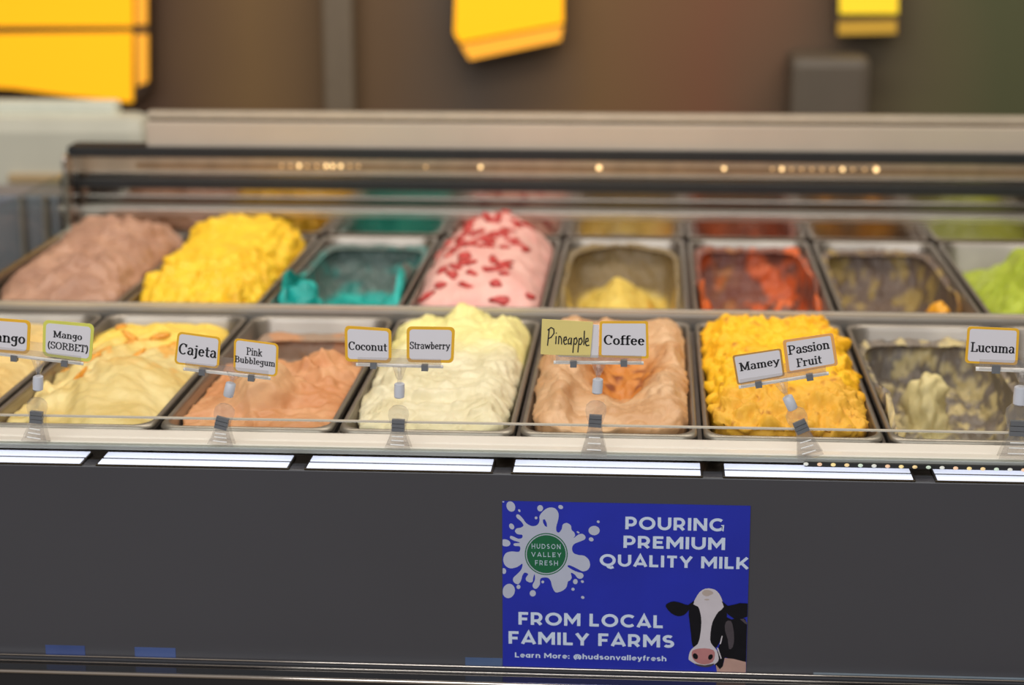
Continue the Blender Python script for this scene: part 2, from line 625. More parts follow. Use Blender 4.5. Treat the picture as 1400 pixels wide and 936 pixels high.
def heap(name, label, c, row, prof, disp, tint, seed=0, a=0.0775, b=0.2175, drop=0.07, nu=90, nv=190, rc=0.86, lid=True, material=None, strokes=0, sdepth=0.004, swidth=0.02, srange=(-0.9, 0.9)):
    """a sculpted mass of gelato filling one pan; prof(x,y,r) gives the height over the rim"""
    U, V = np.meshgrid(np.linspace(-1, 1, nu), np.linspace(-1, 1, nv), indexing='ij')
    u, v = U.ravel(), V.ravel()
    r = np.maximum(np.abs(u), np.abs(v))
    n = 7.0
    se = (np.abs(u) ** n + np.abs(v) ** n) ** (1 / n)
    k = np.where(se > 1e-9, r / np.maximum(se, 1e-9), 1)
    lat = np.where(r > 1e-9, np.minimum(r / rc, 1) / np.maximum(r, 1e-9), 1 / rc)
    low = np.clip((r - rc) / (1 - rc), 0, 1)
    shrink = 1 - 0.09 * low ** 1.2
    x = u * k * lat * a * shrink
    y = v * k * lat * b * shrink
    rr = np.minimum(r / rc, 1)
    z = prof(x, y, rr)
    rs = np.random.RandomState(seed + 100)
    for s in range(strokes):
        sx, sy = rs.uniform(-a, a), rs.uniform(srange[0] * b, srange[1] * b)
        ang = rs.uniform(0, math.pi)
        ln = rs.uniform(0.04, 0.09)
        wd = swidth * rs.uniform(0.7, 1.3)
        ca, sa = math.cos(ang), math.sin(ang)
        lx = (x - sx) * ca + (y - sy) * sa
        ly = -(x - sx) * sa + (y - sy) * ca + 4 * (lx ** 2) * rs.uniform(-1, 1)
        q = ly / wd
        win = np.exp(-(lx / ln) ** 4)
        z = z + sdepth * win * (np.exp(-(np.abs(q) - 1) ** 2 / 0.10) * 0.8 - np.exp(-q ** 2 / 0.7))
    z = z - drop * low ** 1.3
    P = np.stack([x, y, z], 1)
    G = P.reshape(nu, nv, 3)
    du = np.gradient(G, axis=0)
    dv = np.gradient(G, axis=1)
    N = np.cross(du, dv)
    N /= np.linalg.norm(N, axis=2)[:, :, None] + 1e-12
    N = N.reshape(-1, 3)
    off = np.array([seed * 3.1, seed * 1.7, seed * 0.9])
    d = disp(P, off) * (1 - 0.8 * low)
    Q = P + N * d[:, None]
    # stay inside the steel below the rim
    lim = 0.0765
    below = Q[:, 2] < 0.002
    Q[below, 0] = np.clip(Q[below, 0], -lim, lim)
    ylim = (F1 - F0) / 2 - 0.0105
    Q[below, 1] = np.clip(Q[below, 1], -ylim, ylim)
    ctr = pan_center(c, row)
    idx = np.arange(nu * nv).reshape(nu, nv)
    quads = np.stack([idx[:-1, :-1], idx[1:, :-1], idx[1:, 1:], idx[:-1, 1:]], -1).reshape(-1, 4)
    border = list(idx[:, 0]) + list(idx[-1, 1:]) + list(idx[-2::-1, -1]) + list(idx[0, -2:0:-1])
    me = bpy.data.meshes.new(name)
    me.from_pydata(Q.tolist(), [], quads.tolist() + ([[int(i) for i in border[::-1]]] if lid else []))
    me.update()
    for p in me.polygons:
        p.use_smooth = True
    ca_ = me.color_attributes.new('tint', 'FLOAT_COLOR', 'POINT')
    cc = np.ones((nu * nv, 4))
    cc[:, :3] = tint(Q, off, rr, d)
    ca_.data.foreach_set('color', cc.ravel().astype(np.float32))
    me.materials.append(material or GEL)
    o = bpy.data.objects.new(name, me)
    COL.objects.link(o)
    o.location = ctr
    if label:
        tag(o, label, 'gelato', 'gelato heaps in the pans')
    return o, Q, quads


def L3(c):
    return np.array(lin(c)[:3])


def mix(c1, c2, t):
    return c1[None] * (1 - t[:, None]) + c2[None] * t[:, None] if c1.ndim == 1 else c1 * (1 - t[:, None]) + c2[None] * t[:, None]


def plain(c, dark, f=25, amt=1.0):
    C, D = L3(c), L3(dark)
    return lambda Q, off, rr, d: mix(C, D, np.clip(0.5 + amt * fbm(Q * f + off, 3), 0, 1) * 0.6)


def soft(A=0.006, f=18, B=0.0015, g=70):
    return lambda P, off: A * fbm(P * f + off, 3) + B * fbm(P * g + off, 2)


def rough(A=0.006, f=22, B=0.005, g=55):
    return lambda P, off: A * fbm(P * f + off, 2) + B * billow(P * g + off, 3)


def ragged(A=0.006, f=22, B=0.005, g=55, lo=0.35, a=0.0775, b=0.2175):
    def fn(P, off):
        e = np.maximum(np.abs(P[:, 0]) / a, np.abs(P[:, 1]) / b)
        k = 0.25 + 0.75 * sstep(lo, 0.95, e + 0.25 * fbm(P * 14 + off + 3, 2))
        return A * fbm(P * f + off, 2) + B * k * billow(P * g + off, 3)
    return fn


def dome(h, z0, p=2.6, xb=0.0, yb=0.0, ys=0.0):
    return lambda x, y, r: z0 + h * (1 - r ** p) + xb * x + yb * y


def bowl(x, y, r, floor, top, p=10):
    """scraped pan: a thin coat on the floor that climbs the back and side walls"""
    return floor + (top - floor) * r ** p * sstep(-0.20, -0.06, y) + 0.012 * r ** p * sstep(-0.06, -0.20, y)


def chunks(name, parent, Q, nu, nv, ctr, material, n, dens, sx, sy, gap, seed, zmin=-9, thick=0.0028):
    """bits of fruit pressed into a heap"""
    rnd = random.Random(seed)
    G = Q.reshape(nu, nv, 3)
    spots, tries = [], 0
    while len(spots) < n and tries < 6000:
        tries += 1
        i, j = rnd.randrange(8, nu - 8), rnd.randrange(12, nv - 12)
        x, y, z = G[i, j]
        if z < zmin or rnd.random() > dens(x, y):
            continue
        if any((x - a_) ** 2 + ((y - b_) * 0.7) ** 2 < gap ** 2 for a_, b_ in spots):
            continue
        spots.append((x, y))
        nrm = Vector(np.cross(G[i + 1, j] - G[i - 1, j], G[i, j + 1] - G[i, j - 1])).normalized()
        bm = bmesh.new()
        bmesh.ops.create_icosphere(bm, subdivisions=2, radius=1)
        ax_, ay_ = rnd.uniform(*sx), rnd.uniform(*sy)
        rot = nrm.to_track_quat('Z', 'Y').to_matrix() @ Matrix.Rotation(rnd.uniform(0, 3.14), 3, 'Z')
        sd = rnd.uniform(0, 50)
        for v in bm.verts:
            kk = 1 + 0.35 * math.sin(v.co.x * 4 + sd) * math.cos(v.co.y * 3.3 + sd * 2)
            v.co = rot @ Vector((v.co.x * ax_ * kk, v.co.y * ay_ * kk, v.co.z * thick)) + Vector((x, y, z)) + nrm * thick * 0.3 + ctr
        link(name, bm, material, parent, True)


# --- front row
heap('gelato', 'cream and yellow gelato in the front row pan cut by the left picture edge', 0, 0, dome(0.022, -0.012), soft(0.006), plain((238, 208, 140), (226, 186, 110)), 1, strokes=4)


def p_mango(x, y, r):
    return -0.012 + 0.016 * (1 - r ** 3) + 0.012 * np.exp(-((x - 0.01) ** 2 / 0.002 + (y + 0.07) ** 2 / 0.006)) + 0.010 * sstep(0.06, 0.2, y) * (1 - r ** 6)


def t_mango(Q, off, rr, d):
    base = mix(L3((238, 216, 150)), L3((224, 196, 122)), np.clip(0.5 + fbm(Q * 22 + off, 3), 0, 1))
    yel = sstep(0.03, 0.12, Q[:, 1] + 0.03 * fbm(Q * 20 + off, 2) + 0.3 * (Q[:, 0] - 0.0))
    base = mix(base, L3((250, 212, 84)), yel * 0.85)
    st = sstep(0.18, 0.42, fbm(Q * np.array([40, 22, 30]) + off + 5, 2)) * np.exp(-((Q[:, 1] - 0.02) / 0.06) ** 2)
    return mix(base, L3((238, 168, 62)), st * 0.8)


mg, MQ, _ = heap('gelato', 'pale yellow mango gelato heap with orange mango streaks behind the bordered yellow-green card', 1, 0, p_mango, soft(0.005, 20), t_mango, 2, strokes=8, sdepth=0.005)


chunks('mango_chunk', mg, MQ, 90, 190, pan_center(1, 0), mat('mango_orange', (240, 166, 60), 0.35, noise=0.12, nscale=70), 13,
       lambda x, y: math.exp(-((y - 0.055) / 0.06) ** 2) * math.exp(-((x + 0.02) / 0.05) ** 2), (0.005, 0.009), (0.009, 0.017), 0.013, 3)


def p_car(x, y, r):
    back = sstep(0.02, 0.14, y)
    z = -0.012 + 0.008 * (1 - r ** 3) - 0.060 * back + 0.058 * r ** 10 * back
    z = z + 0.026 * np.exp(-(((x + 0.012) / 0.03) ** 2 + ((y + 0.09) / 0.05) ** 2) ** 2)
    z = z + 0.016 * np.exp(-((x - 0.035) ** 2 / 0.0012 + (y - 0.02) ** 2 / 0.004))
    return z


def t_car(Q, off, rr, d):
    base = mix(L3((222, 164, 116)), L3((206, 138, 88)), np.clip(0.5 + fbm(Q * 20 + off, 3), 0, 1))
    pale = np.exp(-((Q[:, 0] + 0.010) ** 2 / 0.0009 + (Q[:, 1] + 0.09) ** 2 / 0.004))
    base = mix(base, L3((216, 176, 132)), pale)
    return mix(base, mix(L3((158, 132, 110)), L3((188, 136, 96)), sstep(0.1, 0.4, fbm(Q * 26 + off + 8, 3))), sstep(0.70, 0.86, rr) * sstep(0.06, 0.13, Q[:, 1]))  # caramel residue on the back wall, darkened to dim the pan interior


heap('gelato', 'tan caramel gelato half dug out with a paler swirl near the front', 2, 0, p_car, soft(0.006, 24), t_car, 3, drop=0.006, rc=0.97, lid=False, strokes=7, sdepth=0.006, swidth=0.016, srange=(-0.9, 0.3))


def p_coco(x, y, r):
    z = -0.004 + 0.022 * (1 - r ** 4) + 0.010 * sstep(0.0, 0.10, y) * (1 - r ** 5)
    z = z + 0.014 * np.exp(-((x - 0.004) ** 2 / 0.0004 + (y - 0.14) ** 2 / 0.0012))
    z = z + 0.008 * sstep(0.03, 0.06, x) * (1 - r ** 5)
    return z


def t_coco(Q, off, rr, d):
    base = mix(L3((236, 226, 190)), L3((224, 212, 170)), np.clip(0.5 + fbm(Q * 24 + off, 3), 0, 1))
    return mix(base, L3((240, 228, 146)), sstep(-0.02, 0.07, Q[:, 1] + 0.02 * fbm(Q * 30 + off, 2)) * 0.85)


heap('gelato', 'overfull pale cream gelato heap with a yellow peak behind the Strawberry card', 3, 0, p_coco, rough(0.005, 20, 0.0025, 60), t_coco, 4, strokes=6, sdepth=0.004)


def p_cof(x, y, r):
    z = 0.002 + 0.020 * (1 - r ** 4) + 0.010 * sstep(0.03, 0.06, np.abs(x)) * (1 - r ** 7)
    cr = np.exp(-((x - 0.010) ** 2 / 0.0015 + (y + 0.030) ** 2 / 0.0100))
    z = z - 0.044 * cr
    z = z + 0.012 * np.exp(-((x + 0.045) ** 2 / 0.0006 + (y + 0.02) ** 2 / 0.004))
    z = z + 0.010 * np.exp(-((x - 0.042) ** 2 / 0.0006 + (y + 0.09) ** 2 / 0.003))
    return z


def t_cof(Q, off, rr, d):
    base = mix(L3((222, 182, 140)), L3((206, 158, 112)), np.clip(0.5 + fbm(Q * 22 + off, 3), 0, 1))
    cr = np.exp(-((Q[:, 0] - 0.010) ** 2 / 0.0016 + (Q[:, 1] + 0.008) ** 2 / 0.0100))
    base = mix(base, L3((206, 132, 58)), np.clip(cr * 1.8 - 0.25 + 0.3 * fbm(Q * 40 + off, 2), 0, 1))
    base = mix(base, L3((132, 66, 38)), np.clip(cr * 1.7 - 0.35, 0, 1) * sstep(-0.05, 0.35, fbm(Q * 55 + off + 9, 2)) * 0.9)
    lf = np.exp(-((Q[:, 0] + 0.06) ** 2 / 0.0004 + (Q[:, 1] - 0.06) ** 2 / 0.006))
    return mix(base, L3((176, 98, 48)), lf * sstep(-0.1, 0.3, fbm(Q * 45 + off, 2)) * 0.9)


heap('gelato', 'tan coffee gelato with a brown caramel hollow behind the handwritten card', 4, 0, p_cof, rough(0.004, 22, 0.003, 45), t_cof, 5, strokes=6, sdepth=0.004)


def p_yel(x, y, r):
    z = 0.004 + 0.026 * (1 - r ** 5)
    z = z - 0.008 * np.exp(-((x - 0.0) ** 2 / 0.002 + (y - 0.06) ** 2 / 0.01))
    return z


def t_yel(Q, off, rr, d):
    base = mix(L3((253, 196, 30)), L3((248, 180, 18)), np.clip(0.5 + fbm(Q * 30 + off, 3), 0, 1))
    fr = sstep(-0.08, -0.15, Q[:, 1] + 0.04 * fbm(Q * 16 + off, 2) - 0.35 * Q[:, 0])
    base = mix(base, L3((232, 176, 62)), fr * 0.8)
    return mix(base, L3((170, 96, 22)), sstep(0.52, 0.7, fbm(Q * 85 + off + 4, 2)) * 0.7)


heap('gelato', 'bright yellow crumbly gelato heaped over its pan behind the Passion Fruit card', 5, 0, p_yel, ragged(0.004, 25, 0.0072, 50, 0.25), t_yel, 6, material=GELR, strokes=3)


def p_luc(x, y, r):
    z = bowl(x, y, r, -0.084, -0.012)
    z = z + 0.060 * np.exp(-(((x + 0.006) / 0.021) ** 2 + ((y - 0.095) / 0.030) ** 2) ** 2)
    z = z + 0.046 * sstep(-0.02, -0.13, y) + 0.020 * np.exp(-((x + 0.05) ** 2 / 0.0004 + (y - 0.02) ** 2 / 0.006))
    return z


def t_luc(Q, off, rr, d):
    n_ = fbm(Q * 46 + off, 4)
    base = mix(L3((124, 113, 102)), L3((196, 178, 128)), sstep(-0.10, 0.42, n_))
    lump = np.exp(-(((Q[:, 0] + 0.006) / 0.026) ** 2 + ((Q[:, 1] - 0.09) / 0.036) ** 2) ** 2)
    base = mix(base, L3((214, 198, 142)), np.clip(lump * 1.6, 0, 1))
    return mix(base, L3((212, 186, 124)), sstep(-0.08, -0.16, Q[:, 1]) * 0.8 * sstep(-0.3, 0.2, n_))


heap('gelato', 'nearly scraped out grey cream gelato with one standing lump left of the Lucuma card', 6, 0, p_luc, rough(0.007, 25, 0.006, 50), t_luc, 7, drop=0.004, rc=0.97, lid=False, strokes=0)
heap('gelato', 'grey cream gelato in the front row pan cut by the right picture edge', 7, 0, dome(0.01, -0.05), rough(0.006, 25, 0.004, 50), plain((200, 182, 130), (150, 132, 100)), 8)

# --- back row


def p_mau(x, y, r):
    return 0.0 + 0.040 * (1 - r ** 3.2) + 0.010 * np.exp(-(y - 0.1) ** 2 / 0.01) * (1 - r ** 4)


heap('gelato', 'smooth mauve brown gelato heap at the left end of the back row', 0, 1, p_mau, soft(0.009, 16, 0.0025, 50), plain((192, 148, 122), (154, 112, 92), 22), 11, strokes=9, sdepth=0.005, swidth=0.018)


def p_yb(x, y, r):
    return -0.004 + 0.040 * (1 - r ** 4) + 0.014 * sstep(0.0, 0.12, y) * (1 - r ** 6)


heap('gelato', 'bright yellow ragged gelato heap beside the mauve one in the back row', 1, 1, p_yb, ragged(0.006, 20, 0.0085, 40), plain((250, 206, 50), (240, 182, 34), 30), 12, strokes=4)


def p_teal(x, y, r):
    z = bowl(x, y, r, -0.075, -0.008)
    z = z + 0.060 * np.exp(-((x + 0.050) ** 2 / 0.0004 + (y + 0.09) ** 2 / 0.004))
    z = z + 0.046 * sstep(-0.06, -0.14, y)
    z = z + 0.050 * np.exp(-((x - 0.060) ** 2 / 0.0003 + (y + 0.06) ** 2 / 0.006))
    return z


def t_teal(Q, off, rr, d):
    base = mix(L3((36, 182, 170)), L3((20, 150, 142)), np.clip(0.5 + fbm(Q * 26 + off, 3), 0, 1))
    film_and_dim = mix(L3((92, 108, 102)), L3((60, 130, 122)), sstep(0.1, 0.5, fbm(Q * 22 + off + 3, 3)))  # residue film, its grey teal also carrying the dim interior and reflected teal
    return mix(base, film_and_dim, sstep(0.72, 0.84, rr) * np.maximum(sstep(-0.02, 0.05, Q[:, 1]), sstep(-0.030, -0.018, Q[:, 2]) * sstep(-0.13, -0.09, Q[:, 1]) * (Q[:, 0] > 0)))


heap('gelato', 'last teal gelato left at the bottom of a scraped back row pan', 2, 1, p_teal, rough(0.004, 25, 0.004, 45), t_teal, 13, drop=0.004, rc=0.97, lid=False)


def p_pink(x, y, r):
    return -0.004 + 0.042 * (1 - r ** 3.6) + 0.026 * np.exp(-((x) ** 2 / 0.002 + (y - 0.15) ** 2 / 0.006)) * (1 - r ** 6)


pk, PQ, pq = heap('gelato', 'domed pink gelato dotted with red strawberry pieces in the back row', 3, 1, p_pink, soft(0.004, 20, 0.001, 60), plain((234, 184, 172), (224, 154, 146), 24), 14)
RED = mat('strawberry_red', (186, 52, 48), 0.35, noise=0.25, nscale=90)
chunks('strawberry_chunk', pk, PQ, 90, 190, pan_center(3, 1), RED, 72, lambda x, y: 0.25 + math.exp(-((x + 0.015) ** 2 / 0.0022 + (y + 0.02) ** 2 / 0.012)) + (0.4 if y > 0.10 else 0),
       (0.0045, 0.0085), (0.007, 0.015), 0.0095, 5, 0.006)


def p_pale(x, y, r):
    z = bowl(x, y, r, -0.080, -0.008) + 0.066 * np.exp(-((x + 0.002) ** 2 / 0.0018 + (y - 0.02) ** 2 / 0.016))
    return z + 0.022 * sstep(0.0, -0.16, y) + 0.026 * sstep(0.03, 0.07, np.abs(x)) * sstep(0.06, -0.08, y) * (1 - r ** 8)


def t_pale(Q, off, rr, d):
    base = mix(L3((234, 210, 112)), L3((222, 190, 88)), np.clip(0.5 + fbm(Q * 26 + off, 3), 0, 1))
    orn = np.exp(-((Q[:, 0] - 0.058) ** 2 / 0.0005 + (Q[:, 1] + 0.02) ** 2 / 0.012))
    base = mix(base, L3((238, 172, 40)), np.clip(orn * 1.3, 0, 1) * sstep(-0.1, 0.25, fbm(Q * 50 + off, 2)))
    return mix(base, L3((132, 112, 76)), sstep(0.74, 0.86, rr) * np.maximum(sstep(0.0, 0.07, Q[:, 1]), sstep(-0.034, -0.022, Q[:, 2])))  # residue on the walls, coloured dark olive for the dim pan interior


heap('gelato', 'low pale yellow gelato mound in a mostly empty back row pan', 4, 1, p_pale, soft(0.005, 26, 0.002, 60), t_pale, 15, drop=0.004, rc=0.97, lid=False, strokes=4, sdepth=0.003)


def p_red(x, y, r):
    z = bowl(x, y, r, -0.080, -0.006)
    z = z + 0.058 * np.exp(-((x - 0.03) ** 2 / 0.0012 + (y + 0.06) ** 2 / 0.008))
    z = z + 0.060 * np.exp(-((x + 0.064) ** 2 / 0.0003 + (y + 0.14) ** 2 / 0.004))
    return z + 0.012 * sstep(-0.06, -0.2, y)


def t_red(Q, off, rr, d):
    n_ = fbm(Q * np.array([34, 24, 26]) + off, 3)
    base = mix(L3((126, 76, 62)), L3((202, 96, 50)), sstep(0.0, 0.45, n_ + 0.35 * sstep(-0.03, 0.03, Q[:, 0]) - 0.15))
    base = mix(base, L3((176, 124, 62)), np.exp(-((Q[:, 0] + 0.03) ** 2 / 0.0003)) * 0.5 * sstep(-0.1, 0.2, n_))
    return mix(base, L3((236, 112, 44)), sstep(-0.02, -0.16, Q[:, 1]) * sstep(-0.2, 0.2, n_) * 0.9)


heap('gelato', 'reddish orange gelato smeared around its scooped out back row pan', 5, 1, p_red, rough(0.006, 24, 0.005, 45), t_red, 16, drop=0.004, rc=0.97, lid=False)


def p_och(x, y, r):
    z = bowl(x, y, r, -0.084, -0.008)
    z = z + 0.080 * np.exp(-((x - 0.045) ** 2 / 0.0005 + (y + 0.13) ** 2 / 0.004))
    z = z + 0.070 * np.exp(-((x + 0.03) ** 2 / 0.0005 + (y + 0.17) ** 2 / 0.003))
    return z


def t_och(Q, off, rr, d):
    n_ = fbm(Q * np.array([40, 26, 22]) + off, 3)
    base = mix(L3((110, 92, 80)), L3((156, 132, 78)), sstep(0.05, 0.42, n_))
    lump = np.exp(-((Q[:, 0] - 0.045) ** 2 / 0.0008 + (Q[:, 1] + 0.13) ** 2 / 0.005)) + np.exp(-((Q[:, 0] + 0.03) ** 2 / 0.0007 + (Q[:, 1] + 0.17) ** 2 / 0.003))
    return mix(base, L3((234, 164, 40)), np.clip(lump * 1.5 - 0.2, 0, 1))


heap('gelato', 'ochre remains with one orange lump in a scraped back row pan', 6, 1, p_och, rough(0.005, 25, 0.004, 55), t_och, 17, drop=0.004, rc=0.97, lid=False)


def p_lime(x, y, r):
    return -0.045 + 0.085 * np.exp(-((x - 0.018) ** 2 / 0.0030 + (y + 0.0) ** 2 / 0.03))


heap('gelato', 'lime green gelato mound at the right end of the back row', 7, 1, p_lime, soft(0.006, 22, 0.002, 60), plain((172, 186, 60), (146, 162, 40), 24), 18, strokes=5, drop=0.05)

# ------------------------------------------------------------------ lettering
def arc(cx, cy, rx, ry, a0, a1, n=12):
    return [(cx + rx * math.cos(math.radians(a0 + (a1 - a0) * i / n)), cy + ry * math.sin(math.radians(a0 + (a1 - a0) * i / n))) for i in range(n + 1)]


def sl(x, y, w_=0.16):
    return [(x - w_, y), (x + w_, y)]


XH = 0.68
GLYPH = {
    'M': (1.05, [[(.18, 0), (.18, 1)], [(.18, 1), (.52, .1), (.86, 1)], [(.86, 1), (.86, 0)], sl(.18, .04), sl(.86, .04), sl(.12, .96, .1), sl(.92, .96, .1)]),
    'P': (.78, [[(.2, 0), (.2, 1)], [(.2, .95)] + arc(.42, .71, .24, .24, 90, -90) + [(.2, .47)], sl(.2, .04, .18), sl(.1, .96, .08)]),
    'C': (.78, [arc(.42, .5, .32, .48, 48, 312, 18), [(.66, .95), (.66, .7)]]),
    'S': (.66, [arc(.33, .74, .22, .23, 30, 250) + arc(.33, .25, .24, .24, 80, -160), [(.54, .95), (.54, .75)], [(.1, .05), (.1, .26)]]),
    'O': (.86, [arc(.43, .5, .33, .48, 0, 360, 22)]),
    'R': (.82, [[(.2, 0), (.2, 1)], [(.2, .95)] + arc(.42, .73, .22, .22, 90, -90) + [(.2, .5)], [(.42, .5), (.7, .04)], sl(.2, .04), sl(.74, .04, .08), sl(.1, .96, .08)]),
    'B': (.78, [[(.2, 0), (.2, 1)], [(.2, .96)] + arc(.4, .75, .2, .21, 90, -90) + [(.2, .53)], [(.4, .53)] + arc(.42, .28, .25, .25, 90, -90) + [(.2, .04)], sl(.1, .96, .08), sl(.1, .04, .08)]),
    'E': (.72, [[(.2, 0), (.2, 1)], [(.06, .96), (.62, .96)], [(.2, .52), (.5, .52)], [(.06, .04), (.64, .04)], [(.62, .96), (.62, .76)], [(.64, .04), (.64, .24)]]),
    'T': (.74, [[(.37, 0), (.37, 1)], [(.06, .96), (.68, .96)], [(.07, .96), (.07, .74)], [(.67, .96), (.67, .74)], sl(.37, .04, .18)]),
    'F': (.70, [[(.2, 0), (.2, 1)], [(.06, .96), (.62, .96)], [(.2, .52), (.5, .52)], [(.62, .96), (.62, .74)], sl(.2, .04, .18)]),
    'L': (.70, [[(.2, 0), (.2, 1)], sl(.2, .96, .18), [(.06, .04), (.64, .04)], [(.64, .04), (.64, .3)]]),
    '(': (.4, [arc(.55, .42, .4, .72, 125, 235)]),
    ')': (.4, [arc(-.15, .42, .4, .72, 55, -55)]),
    'a': (.62, [[(.1, .54)] + arc(.28, .46, .18, .2, 110, 0) + [(.46, .08), (.56, .03)], arc(.27, .2, .17, .18, 80, 360)]),
    'n': (.70, [[(.17, 0), (.17, XH)], [(.17, .46)] + arc(.35, .44, .18, .2, 150, 0) + [(.53, 0)], sl(.17, .04, .14), sl(.53, .04, .14), sl(.1, .64, .08)]),
    'g': (.62, [arc(.28, .42, .18, .22, 0, 360), [(.46, .64), (.46, -.05)] + arc(.28, -.08, .18, .2, 0, -160), [(.44, .64), (.58, .64)]]),
    'o': (.62, [arc(.3, .33, .21, .31, 0, 360, 16)]),
    'j': (.36, [[(.2, XH), (.2, -.08)] + arc(.06, -.1, .14, .16, 0, -110), sl(.12, .64, .08), arc(.2, .9, .03, .03, 0, 360, 6)]),
    'e': (.60, [[(.12, .36), (.47, .36)] + arc(.3, .36, .19, .28, 0, 180) + arc(.31, .32, .2, .29, 180, 320)]),
    't': (.46, [[(.2, .9), (.2, .16)] + arc(.32, .14, .12, .11, 180, 310), [(.04, .64), (.42, .64)]]),
    'i': (.36, [[(.18, 0), (.18, XH)], sl(.18, .04, .15), sl(.1, .64, .08), arc(.18, .9, .04, .04, 0, 360, 6)]),
    'k': (.70, [[(.17, 0), (.17, 1)], [(.54, .64), (.18, .3)], [(.3, .4), (.56, .04)], sl(.17, .04, .14), sl(.58, .04, .1), sl(.52, .64, .12), sl(.1, .96, .08)]),
    'u': (.70, [[(.17, XH), (.17, .26)] + arc(.34, .22, .17, .19, 180, 350) + [(.52, .3)], [(.52, XH), (.52, .02)], sl(.1, .64, .08), sl(.45, .64, .08), sl(.58, .04, .08)]),
    'b': (.66, [[(.17, 0), (.17, 1)], arc(.34, .33, .19, .3, 0, 360, 16), sl(.1, .96, .08)]),
    'l': (.36, [[(.18, 0), (.18, 1)], sl(.18, .04, .15), sl(.1, .96, .08)]),
    'm': (1.0, [[(.17, 0), (.17, XH)], [(.17, .46)] + arc(.33, .45, .17, .19, 150, 0) + [(.5, 0)], [(.5, .46)] + arc(.66, .45, .17, .19, 150, 0) + [(.83, 0)], sl(.17, .04, .12), sl(.5, .04, .12), sl(.83, .04, .12), sl(.1, .64, .08)]),
    'c': (.56, [arc(.3, .33, .21, .31, 45, 315, 16), [(.45, .6), (.45, .44)]]),
    's': (.52, [arc(.26, .49, .16, .16, 30, 250) + arc(.26, .18, .17, .17, 80, -160), [(.41, .62), (.41, .5)], [(.1, .04), (.1, .17)]]),
    'r': (.54, [[(.17, 0), (.17, XH)], [(.17, .42)] + arc(.36, .42, .19, .2, 160, 70) + [(.46, .5)], sl(.17, .04, .15), sl(.1, .64, .08)]),
    'w': (.94, [[(.1, .64), (.28, .04), (.47, .6), (.66, .04), (.84, .64)], sl(.1, .64, .1), sl(.84, .64, .1)]),
    'y': (.66, [[(.1, .64), (.34, .06)], [(.56, .64), (.26, -.16), (.1, -.22)], sl(.1, .64, .1), sl(.56, .64, .1)]),
    'f': (.42, [[(.18, 0), (.18, .78)] + arc(.32, .8, .14, .16, 180, 50), [(.04, .64), (.4, .64)], sl(.18, .04, .16)]),
    ' ': (.35, []),
}


def strokes_mesh(bm, polylines, to3, wx, wy, off):
    """ribbons of an elliptic pen laid on a card; to3 maps (x, y) to a place"""
    for pl in polylines:
        for (a_, b_) in zip(pl[:-1], pl[1:]):
            dx, dy = b_[0] - a_[0], b_[1] - a_[1]
            ln = math.hypot(dx, dy) or 1e-6
            nx, ny = -dy / ln, dx / ln
            hx_, hy_ = nx * wx, ny * wy
            ex, ey = dx / ln * min(wx, wy) * 0.4, dy / ln * min(wx, wy) * 0.4
            q = [(a_[0] - ex + hx_, a_[1] - ey + hy_), (a_[0] - ex - hx_, a_[1] - ey - hy_), (b_[0] + ex - hx_, b_[1] + ey - hy_), (b_[0] + ex + hx_, b_[1] + ey + hy_)]
            bm.faces.new([bm.verts.new(to3(*p) + off) for p in q])
    return bm


def layout(text):
    x, out = 0.0, []
    for ch in text:
        adv, pls = GLYPH[ch]
        for pl in pls:
            out.append([(x + p[0], p[1]) for p in pl])
        x += adv
    return x, out


# ------------------------------------------------------------------ cards and clips
YEL = mat('amber_border', (236, 180, 40), 0.5, noise=0.06)
LIME = mat('lime_border', (216, 214, 96), 0.5, noise=0.06)
PEACH = mat('peach_border', (232, 170, 98), 0.5, noise=0.06)
BROWNB = mat('ochre_border', (188, 142, 66), 0.5, noise=0.06)
NOTE = mat('yellow_note', (228, 208, 128), 0.7, noise=0.03)
TOCAM = Vector((0, -1, 0))


def card(label, corners, border, lines, yplane, bw=(0.06, 0.08), paper=PAPER, rad=0.10, hand=None):
    """corners TL, TR, BR, BL in picture points, stood at yplane"""
    TL, TR, BR, BL = [at(px, py, Y=yplane) for px, py in corners]

    def uv(u, v):
        return (BL * (1 - u) + BR * u) * (1 - v) + (TL * (1 - u) + TR * u) * v
    t = thing('flavour_card', label, 'sign', (BL + BR) / 2, 'flavour cards on clips')
    asp = (TR - TL).length / (TL - BL).length

    def rr_(m_u, m_v, r_):
        pts = []
        for (cu, cv, a0) in ((1 - m_u - r_, 1 - m_v - r_ * asp, 0), (m_u + r_, 1 - m_v - r_ * asp, 90), (m_u + r_, m_v + r_ * asp, 180), (1 - m_u - r_, m_v + r_ * asp, 270)):
            for i in range(5):
                a = math.radians(a0 + 90 * i / 4)
                pts.append(uv(cu + r_ * math.cos(a), cv + r_ * asp * math.sin(a)))
        return pts
    bm = bmesh.new()
    prism(bm, rr_(0, 0, rad), Vector((0, 0.0008, 0)))
    link('card_border', bm, border, t)
    if bw:
        bm = bmesh.new()
        prism(bm, [p + TOCAM * 0.0002 for p in rr_(bw[0], bw[1], rad * 0.7)], Vector((0, 0.0002, 0)))
        link('card_face', bm, paper, t)
    for (txt, ua, ub, va, vb) in lines:
        wtot, pls = layout(txt)
        ua, ub = ua + 0.015, ub - 0.035
        bm = bmesh.new()
        # true stroke weight whatever the squeeze: pen size is given in glyph units
        strokes_mesh(bm, pls, lambda x, y: uv(ua + (ub - ua) * x / wtot, va + (vb - va) * y), 0.085, 0.05, TOCAM * 0.0004)
        link('lettering', bm, INK, t)
    if hand:
        bm = bmesh.new()
        strokes_mesh(bm, hand, uv, 0.011, 0.016, TOCAM * 0.0004)
        link('handwriting', bm, INK, t)
    return t


